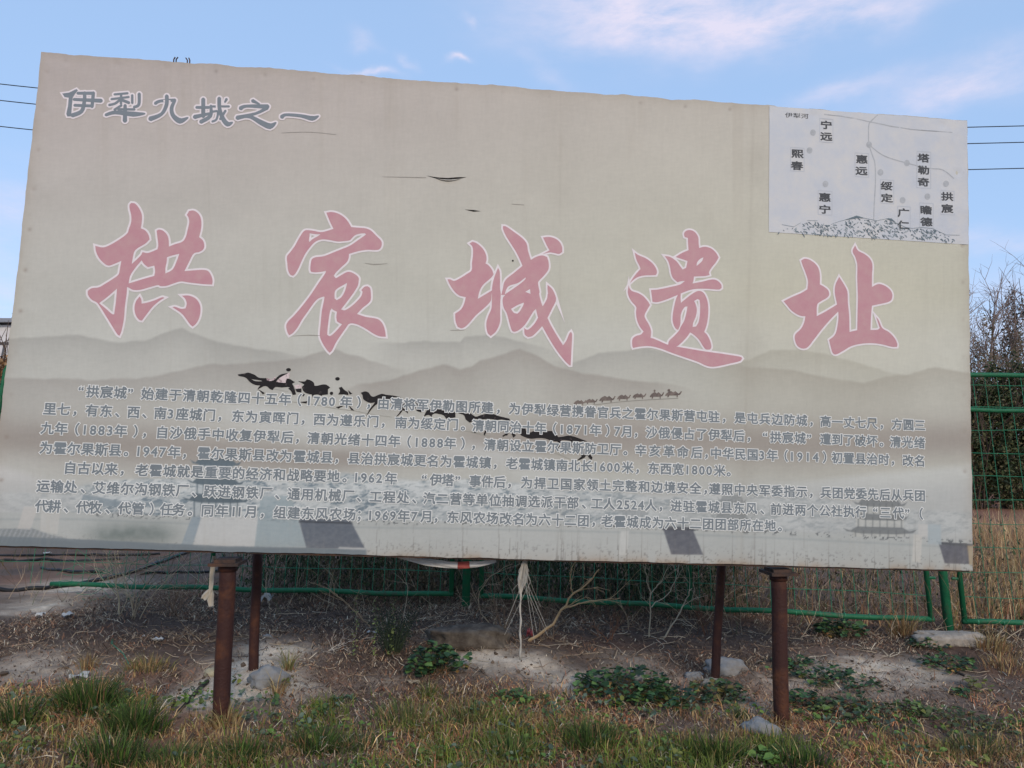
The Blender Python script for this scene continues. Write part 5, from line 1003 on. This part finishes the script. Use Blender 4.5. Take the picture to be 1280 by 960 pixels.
lump('stone', 952, 914, .105, .07, .06, stone_m, 'slanted grey stone beside the foot of the right front leg', 'stone', 5, rz=-.5)
lump('stone', 797, 855, .055, .05, .05, stone_m, 'small blue grey stone lying in the largest leafy weed', 'stone', 6, sink=0)
lump('stone', 334, 797, .045, .03, .022, stone_m, 'small flat white stone right of the left rear leg', 'stone', 8)
lump('stone', 265, 843, .05, .04, .035, mat('yellow_stone', (.36, .32, .22), .9, noise=.2, bump=.3), 'small yellowish stone left of the left front leg', 'stone', 9)
conc = mat('rough_concrete', (.062, .048, .038), .95, col2=(.15, .125, .10), nscale=9, bump=.9, bscale=30)
p = ground_at(584, 806)
lump('concrete_footing', 584, 802, .29, .15, .085, conc, 'rough concrete footing block under the middle fence post', 'footing', 11, boxy=3.2, sink=.3)
p2 = ground_at(1188, 803); lump('concrete_footing', 1188, 803, .28, .10, .06, mat('pale_concrete', (.30, .26, .22), .95, bump=.7, noise=.25), 'pale flat concrete footing under the right fence post', 'footing', 12, boxy=4, sink=.35)
paper = mat('white_scrap', (.42, .42, .41), .7, noise=.12, nscale=30)
def scrap(px_, py_, sx, sy, m_, label, name='paper_scrap', h=.012, rz=0, cat='litter', lift=.0):
    p = ground_at(px_, py_); n = 9; u = np.linspace(-1, 1, n); U, V_ = np.meshgrid(u, u); s_ = px_*.37
    Z = h*(2.2*fbm(U*1.7+s_, V_*1.7, 3, int(px_))-.2); sx *= .8; sy *= .8; X = U*sx*(1+.25*(fbm(V_*2+s_, U*0, 2, 5)-.5)); Y_ = V_*sy*(1+.4*(fbm(U*2+s_, U*0, 2, 9)-.5))
    T = np.stack([X, Y_, Z+lift+.006], -1).reshape(-1, 3); Bt = T-[0, 0, .0015]; f = [(i*n+j, i*n+j+1, (i+1)*n+j+1, (i+1)*n+j) for i in range(n-1) for j in range(n-1)]
    mb = MB(); mb.add(T, f); mb.add(Bt, [q_[::-1] for q_ in f])
    o = mb.build(name, m_, smooth=True); o.location = tuple(p); o.rotation_euler = (0, 0, rz); return tag(o, label, cat)
scrap(98, 851, .075, .035, paper, 'long white scrap lying behind the tall dark grass clump', h=.03, rz=.4)
scrap(197, 803, .045, .03, paper, 'oval white scrap on the bare soil left of the left front leg', h=.02)
scrap(180, 797, .015, .01, paper, 'tiny white scrap beside the oval one')
scrap(333, 757, .065, .05, paper, 'crumpled white paper lying against the left fence rail', h=.07, lift=.02)
scrap(84, 775, .05, .06, paper, 'torn white plastic scrap under the broken left rail', h=.04, rz=.8)
scrap(50, 773, .04, .03, paper, 'white plastic scrap left of the torn one under the broken rail', h=.03)
scrap(465, 793, .06, .025, paper, 'broken white scrap in the shade behind the feathery weed', h=.02)
scrap(684, 735, .02, .02, paper, 'tiny white scrap caught behind the fence right of the rope', h=.03)
scrap(2, 918, .015, .012, paper, 'small white pebble like scrap at the left border', h=.015)
scrap(58, 695, .06, .04, paper, 'pale scrap far behind the broken left rail by the hoses', h=.03)
scrap(517, 856, .055, .035, mat('cardboard', (.36, .29, .20), .9, noise=.15), 'torn cardboard piece in front of the round leafy weed', 'cardboard_piece', h=.02, rz=-.3)
scrap(662, 800, .03, .03, mat('red_wrapper', (.30, .06, .07), .5, noise=.2), 'small red wrapper at the base of the bent branch', 'wrapper', h=.06)
scrap(1035, 890, .02, .012, paper, 'tiny white scrap on the lower right slope')
mb = MB(); a = ground_at(259, 854); b_ = ground_at(223, 891); mb.tube([a+(b_-a)*t_+[0, 0, .012+.006*math.sin(t_*5)] for t_ in np.linspace(0, 1, 8)], np.linspace(.016, .009, 8), 7)
tag(mb.build('fallen_stick', mat('dark_bark', (.05, .04, .034), .9, bump=.6, bscale=80, noise=.3)), 'dark weathered stick lying on the sand left of the front leg', 'stick')
mb = MB(); a = ground_at(1160, 826); b_ = ground_at(1206, 846); mb.tube([a+(b_-a)*t_+[0, 0, .01] for t_ in np.linspace(0, 1, 6)], .008, 6)
tag(mb.build('fallen_stick', bpy.data.materials['dark_bark']), 'thin dark stick on the bare slope below the fence post', 'stick')

# hanging cloths, cords, hoses
cloth = mat('dirty_white_cloth', (.44, .41, .36), .85, col2=(.36, .32, .26), nscale=25, noise=.1, bump=.3, bscale=120)
def ribbon(pts, w, m_, name, label, cat, cmap=None, twist=0):
    P_ = np.array(pts, float); n = len(P_); w = np.interp(np.linspace(0, 1, n), np.linspace(0, 1, len(np.atleast_1d(w))), np.atleast_1d(w)); T = np.gradient(P_, axis=0); T /= np.linalg.norm(T, axis=1)[:, None]
    V = []; k = 7
    for i in range(n):
        s = np.cross(T[i], [0, 1, 0]); s /= np.linalg.norm(s)+1e-9; nn_ = np.cross(s, T[i])
        for j in range(k):
            u = j/(k-1)-.5; fold = math.sin(u*9+i*.6)*.22+math.sin(u*17+i)*.08
            V.append(P_[i]+s*w[i]*u+nn_*w[i]*fold)
    f = [(i*k+j, i*k+j+1, (i+1)*k+j+1, (i+1)*k+j) for i in range(n-1) for j in range(k-1)]
    mb = MB(); mb.add(V, f); mb.add(np.array(V)+[0, .003, 0], [q_[::-1] for q_ in f]); o = mb.build(name, m_, smooth=True)
    return tag(o, label, cat) if label else o
lerp = lambda a, b, n: [np.asarray(a)*(1-t_)+np.asarray(b)*t_ for t_ in np.linspace(0, 1, n)]
Yr = 4.62
root = empty('knotted_rag', tuple(at(263, 740, Yr)), label='white rag strip knotted and hanging left of the left front leg', cat='rag')
def sub(o, root): o.parent = root; o.matrix_parent_inverse = Matrix.Translation(root.location).inverted(); return o
sub(ribbon([at(*c_, Yr) for c_ in ((268, 695), (266.5, 705), (265, 718), (264, 730), (263, 738))], [.03, .035, .03, .02], cloth, 'strip', None, None), root)
sub(ribbon([at(*c_, Yr) for c_ in ((263, 737), (260, 741), (256, 746), (254, 749))], [.02, .045, .03], cloth, 'tail', None, None), root)
sub(ribbon([at(*c_, Yr) for c_ in ((263.5, 737), (264, 743), (263, 750), (264, 758))], [.025, .05, .03], cloth, 'tail', None, None), root)
root = empty('knotted_rope', tuple(at(652, 745, Yr)), label='frayed pale rope with a white cloth hanging below the middle of the board', cat='rope')
sub(ribbon([at(*c_, Yr) for c_ in ((656, 700), (655, 712), (653, 725), (651, 735), (650.5, 742))], [.025, .05, .06, .03, .015], cloth, 'cloth', None, None), root)
mb = MB(); mb.tube([at(650.5+.6*math.sin(i*1.3), 738+i*6.2, Yr) for i in range(15)], [.006+.0018*math.sin(i*2.2) for i in range(15)], 7); sub(mb.build('rope', cloth, smooth=True), root)
mb = MB()
for k in range(9): mb.tube([at(655, 700, Yr), at(655+rng.uniform(-9, 9), 720+rng.uniform(-8, 8), Yr-.05), at(652+rng.uniform(-32, 38), 745+rng.uniform(-12, 60), Yr+rng.uniform(0, .1))], .0013, 4, False)
sub(mb.build('frayed_thread', cloth), root)
banner = mat('torn_banner', (.46, .44, .42), .75, noise=.15, nscale=12)
root = empty('torn_banner_strip', tuple(at(560, 703, Yr)), label='torn white strip with a red patch sagging below the board edge', cat='banner')
yb = lambda x: np.interp(x, [498, 530, 570, 600, 620], [696.5, 702.5, 707, 705, 701])
sub(ribbon([at(x_, yb(x_), Yr) for x_ in np.linspace(498, 572, 12)], [.012, .04, .045], banner, 'strip', None, None), root)
sub(ribbon([at(x_, yb(x_), Yr) for x_ in np.linspace(572, 587, 5)], [.045, .042], mat('faded_red_cloth', (.30, .07, .06), .8, noise=.2, nscale=20), 'red_patch', None, None), root)
sub(ribbon([at(x_, yb(x_), Yr) for x_ in np.linspace(587, 620, 7)], [.042, .02], banner, 'strip', None, None), root)
hose_m = mat('black_hose', (.012, .012, .013), .5)
for pts, lab, r in (([(-60, 741), (0, 739), (50, 739), (90, 733), (125, 727), (170, 715), (215, 699), (240, 690)], 'thick black hose curving away behind the broken left rail', .022), ([(-60, 703), (20, 702), (90, 703), (150, 700)], 'black hose lying straight across the far bare ground on the left', .018), ([(52, 711), (75, 714), (100, 717), (130, 716)], 'short black hose end between the two longer hoses', .018), ([(-60, 697), (40, 695), (120, 694.5), (200, 693)], 'farthest thin black hose just under the board edge on the left', .016), ([(175, 718), (230, 716), (275, 715)], 'thin black hose behind the rag left of the left front leg', .015)):
    mb = MB(); g_ = [ground_at(*c_)+[0, 0, r*.8] for c_ in pts]; g_ = np.array(g_); t0 = np.linspace(0, 1, len(g_)); t1 = np.linspace(0, 1, 30); q_ = np.stack([np.interp(t1, t0, g_[:, k]) for k in range(3)], 1)
    for _ in range(3): q_[1:-1] = (q_[:-2]+q_[1:-1]*2+q_[2:])/4
    q_[:, 2] = gz(q_[:, 0], q_[:, 1])+r*.8; mb.tube(q_, r, 8); tag(mb.build('hose', hose_m, smooth=True), lab, 'hose')
mb = MB(); a = on_fence(143, 758); g1_ = ground_at(139, 806); g2_ = ground_at(163, 836)
mb.tube([a, a*.5+g1_*.5+[.0, 0, .02], g1_+[0, 0, .01], g1_*.5+g2_*.5+[.02, 0, .02], g2_+[0, 0, .01]], .003, 5); mb.tube([a, a*.5+g1_*.5+[.015, 0, .03], g1_+[.01, 0, .01]], .0025, 5)
tag(mb.build('green_string', wire_m), 'thin green string hanging from the left fence rail to the soil', 'string')

# ------------------------------------------------------------------ beyond the fence, right: hedge and trees
def crown(mb, c, rad, n, size, cols, up=.25, shape=1.0, rnd=.7):
    c = np.asarray(c, float)
    cl = rng.normal(0, .55, (max(6, n//90), 3)); cl = cl/np.maximum(1, np.linalg.norm(cl, axis=1)[:, None]/.95)
    for k in range(n):
        q_ = cl[rng.integers(len(cl))]+rng.normal(0, .18, 3); leaves(mb, [c+q_*rad], size, cols, up, rnd)
def shrub(px_, base_y, Y, w, top_y, n, cols, label, name='evergreen_shrub', size=.16, group=None, cat='shrub'):
    p = at(px_, base_y, Y); z0 = float(gz(p[0], Y)); zt = at(px_, top_y, Y)[2]; h = zt-z0; root = empty(name, (p[0], Y, z0), label=label, cat=cat, group=group)
    tr = MB()
    for k in range(5):
        d = np.array([rng.normal(0, .25), rng.normal(0, .25), 1]); branch(tr, np.array([rng.normal(0, .12), rng.normal(0, .12), -.05]), d/np.linalg.norm(d), h*.75, .035, 2, (84, 70, 60), .15, .4)
    tr.build('trunk', twig_m, root); mb = MB()
    for k in range(5):
        z_ = h*(.16+.72*k/4); ww = w*(1.05-.12*k*k/4)*rng.uniform(.85, 1.1); crown(mb, (rng.normal(0, .12*w), rng.normal(0, .1*w), z_), np.array([ww, ww*.8, h*.2]), n//5, size, cols)
    mb.build('crown', leaf_m, root)
HG = [(54, 66, 40), (70, 80, 48), (42, 52, 36), (88, 90, 58), (104, 96, 70)]
HT = [(98, 96, 66), (140, 124, 98), (162, 142, 122), (110, 104, 76)]
for px_, yb_, Y, w, yt, lab in ((1222, 628, 23.5, 1.1, 478, 'dark hedge shrub directly beside the board edge'), (1256, 628, 24, 1.1, 470, 'dark hedge shrub in the middle of the visible gap behind the wire mesh'), (1292, 630, 23.5, 1.2, 466, 'dark hedge shrub cut by the right border of the photo'), (1196, 628, 24.5, 1.1, 474, 'dark hedge shrub hidden mostly behind the right board edge')):
    shrub(px_, yb_, Y, w, yt, 7000, HG, lab, group='hedge shrubs right of the board', size=.085)
for px_, yb_, Y, w, yt, lab in ((1235, 610, 27, 1.3, 418, 'brownish half bare shrub rising behind the hedge near the board'), (1270, 610, 27.5, 1.4, 424, 'brownish half bare shrub rising behind the hedge at the border')):
    shrub(px_, yb_, Y, w, yt, 8000, HT, lab, 'brown_shrub', .06, 'brown shrubs behind the hedge')
shrub(1279, 600, 29, .7, 384, 3600, [(36, 48, 38), (46, 58, 44), (56, 62, 50)], 'dark narrow evergreen at the right border above the hedge', 'evergreen_tree', .08, None, 'tree')
shrub(1256, 600, 29, .45, 402, 1700, [(60, 62, 52), (80, 74, 66), (46, 54, 44)], 'thin dark evergreen left of the border tree above the hedge', 'evergreen_tree', .07, None, 'tree')
def bare_tree(px_, Y, top_y, lean, label):
    p = at(px_, 600, Y); z0 = float(gz(p[0], Y)); h = at(px_, top_y, Y)[2]-z0; root = empty('bare_tree', (p[0], Y, z0), label=label, cat='tree', group='bare trees above the hedge')
    mb = MB(); pts = [np.array([0, 0, -.1])]; d = np.array([lean*.2, 0, 1.]); n = 10
    for i in range(n):
        d = d+np.array([lean*.09, 0, 0])+rng.normal(0, .07, 3)*[1, 1, .3]; d /= np.linalg.norm(d); pts.append(pts[-1]+d*h/n*1.02)
    mb.tube(pts, np.linspace(.085, .018, n+1), 6, False, c=lin([112, 98, 92])); mb.build('trunk', twig_m, root); br = MB()
    for i in range(3, n+1):
        for k in range(6 if i < n else 3):
            dd = np.array([rng.normal(lean*.35, .55), rng.normal(0, .5), 1.0]); dd /= np.linalg.norm(dd); branch(br, pts[i], dd, h*rng.uniform(.10, .24), .018, 2, (138, 120, 112), .2, .45)
    br.build('branches', twig_m, root)
for px_, Y, ty, ln, lab in ((1221, 25.5, 352, .12, 'slender bare tree closest to the board edge'), (1232, 26, 362, .55, 'bare tree with a long limb leaning right over the hedge'), (1246, 27, 392, .7, 'lower bare tree leaning towards the right border'), (1216, 26, 395, -.05, 'short bare sapling half hidden by the board edge'), (1262, 27, 372, .4, 'bare tree rising in front of the narrow evergreen')):
    bare_tree(px_, Y, ty, ln, lab)

# the hedge line runs on behind the board and past the frame as one far mass of scrub
mb = MB()
for k in range(30):
    x_ = -15+k*2.6+rng.normal(0, .5); y_ = 33+rng.normal(0, 1.2)+.12*abs(x_); h_ = rng.uniform(1.7, 3.0); z_ = float(gz(x_, y_))
    for q_ in range(3): crown(mb, (x_+rng.normal(0, .5), y_, z_+h_*(.25+.27*q_)), np.array([1.9-.3*q_, 1.3, h_*.3]), 330, .26, HG+HT, .3)
tag(mb.build('scrub_belt', leaf_m), kind='stuff')
# left gap: pale building far off, dry brown shrub in front of it
bm = mat('pale_cladding', (.62, .60, .60), .6, noise=.06, nscale=3); dk = mat('dark_seam', (.10, .10, .11), .7)
A_ = at(30, 570, 46); root = empty('warehouse', (A_[0], 46, 0), label='pale clad building seen far off left of the board', cat='building')
zt = at(10, 406, 46)[2]
mb = MB(); mb.box((-9, 5, zt/2-.1), (24, 10, zt+.2)); mb.build('wall', bm, root)
mb = MB(); mb.box((-9, 4.7, zt+.22), (24.6, 10.4, .24)); mb.build('roof', mat('grey_roof', (.24, .25, .28), .6), root)
mb = MB(); mb.box((-9, -.03, zt-1.2), (24, .06, .16)); mb.build('trim_band', dk, root)
for k in range(6):
    mb = MB(); mb.tube([np.array([1.5-k*3.2, -.05, zt-1.3]), np.array([.4-k*3.2, -.05, 0])], .06, 5); mb.build('downpipe', dk, root)
mb = MB(); mb.box((-1.9, 3, zt+.62), (2.2, 1.4, .6)); mb.build('roof_unit', mat('blue_grey_metal', (.22, .25, .30), .5), root)
shrub(2, 560, 15, .8, 443, 1600, [(150, 112, 78), (128, 92, 66), (110, 82, 62), (166, 130, 92)], 'dry brown shrub behind the fence at the left border', 'dry_shrub', .10)
shrub(-45, 560, 15, .8, 440, 900, [(150, 112, 78), (128, 92, 66), (110, 82, 62)], 'dry brown shrub just outside the left border', 'dry_shrub', .10)

# overhead cables
cab = mat('black_cable', (.02, .022, .028), .6)
for y0, lab in ((105, 'uppermost of the three overhead cables'), (125.5, 'middle one of the three overhead cables'), (158, 'lowest of the three overhead cables')):
    mb = MB(); mb.tube([at(x_, y0+.11*x_-5.4e-5*x_*x_, 20) for x_ in np.linspace(-1300, 2600, 60)], .013, 6); tag(mb.build('overhead_cable', cab), lab+' crossing the sky behind the board', 'cable', 'overhead cables')
# wire ends sticking up on the board's top edge
mb = MB()
for x_, y_ in ((217, 78), (220, 78), (234, 79), (237, 79)):
    a = P(x_, y_, -.03); mb.tube([a-[0, 0, .03], a+[0, 0, .02], a+[rng.uniform(-.02, .02), 0, .035]], .004, 5)
mb.build('wire_end', rust_dark, board)
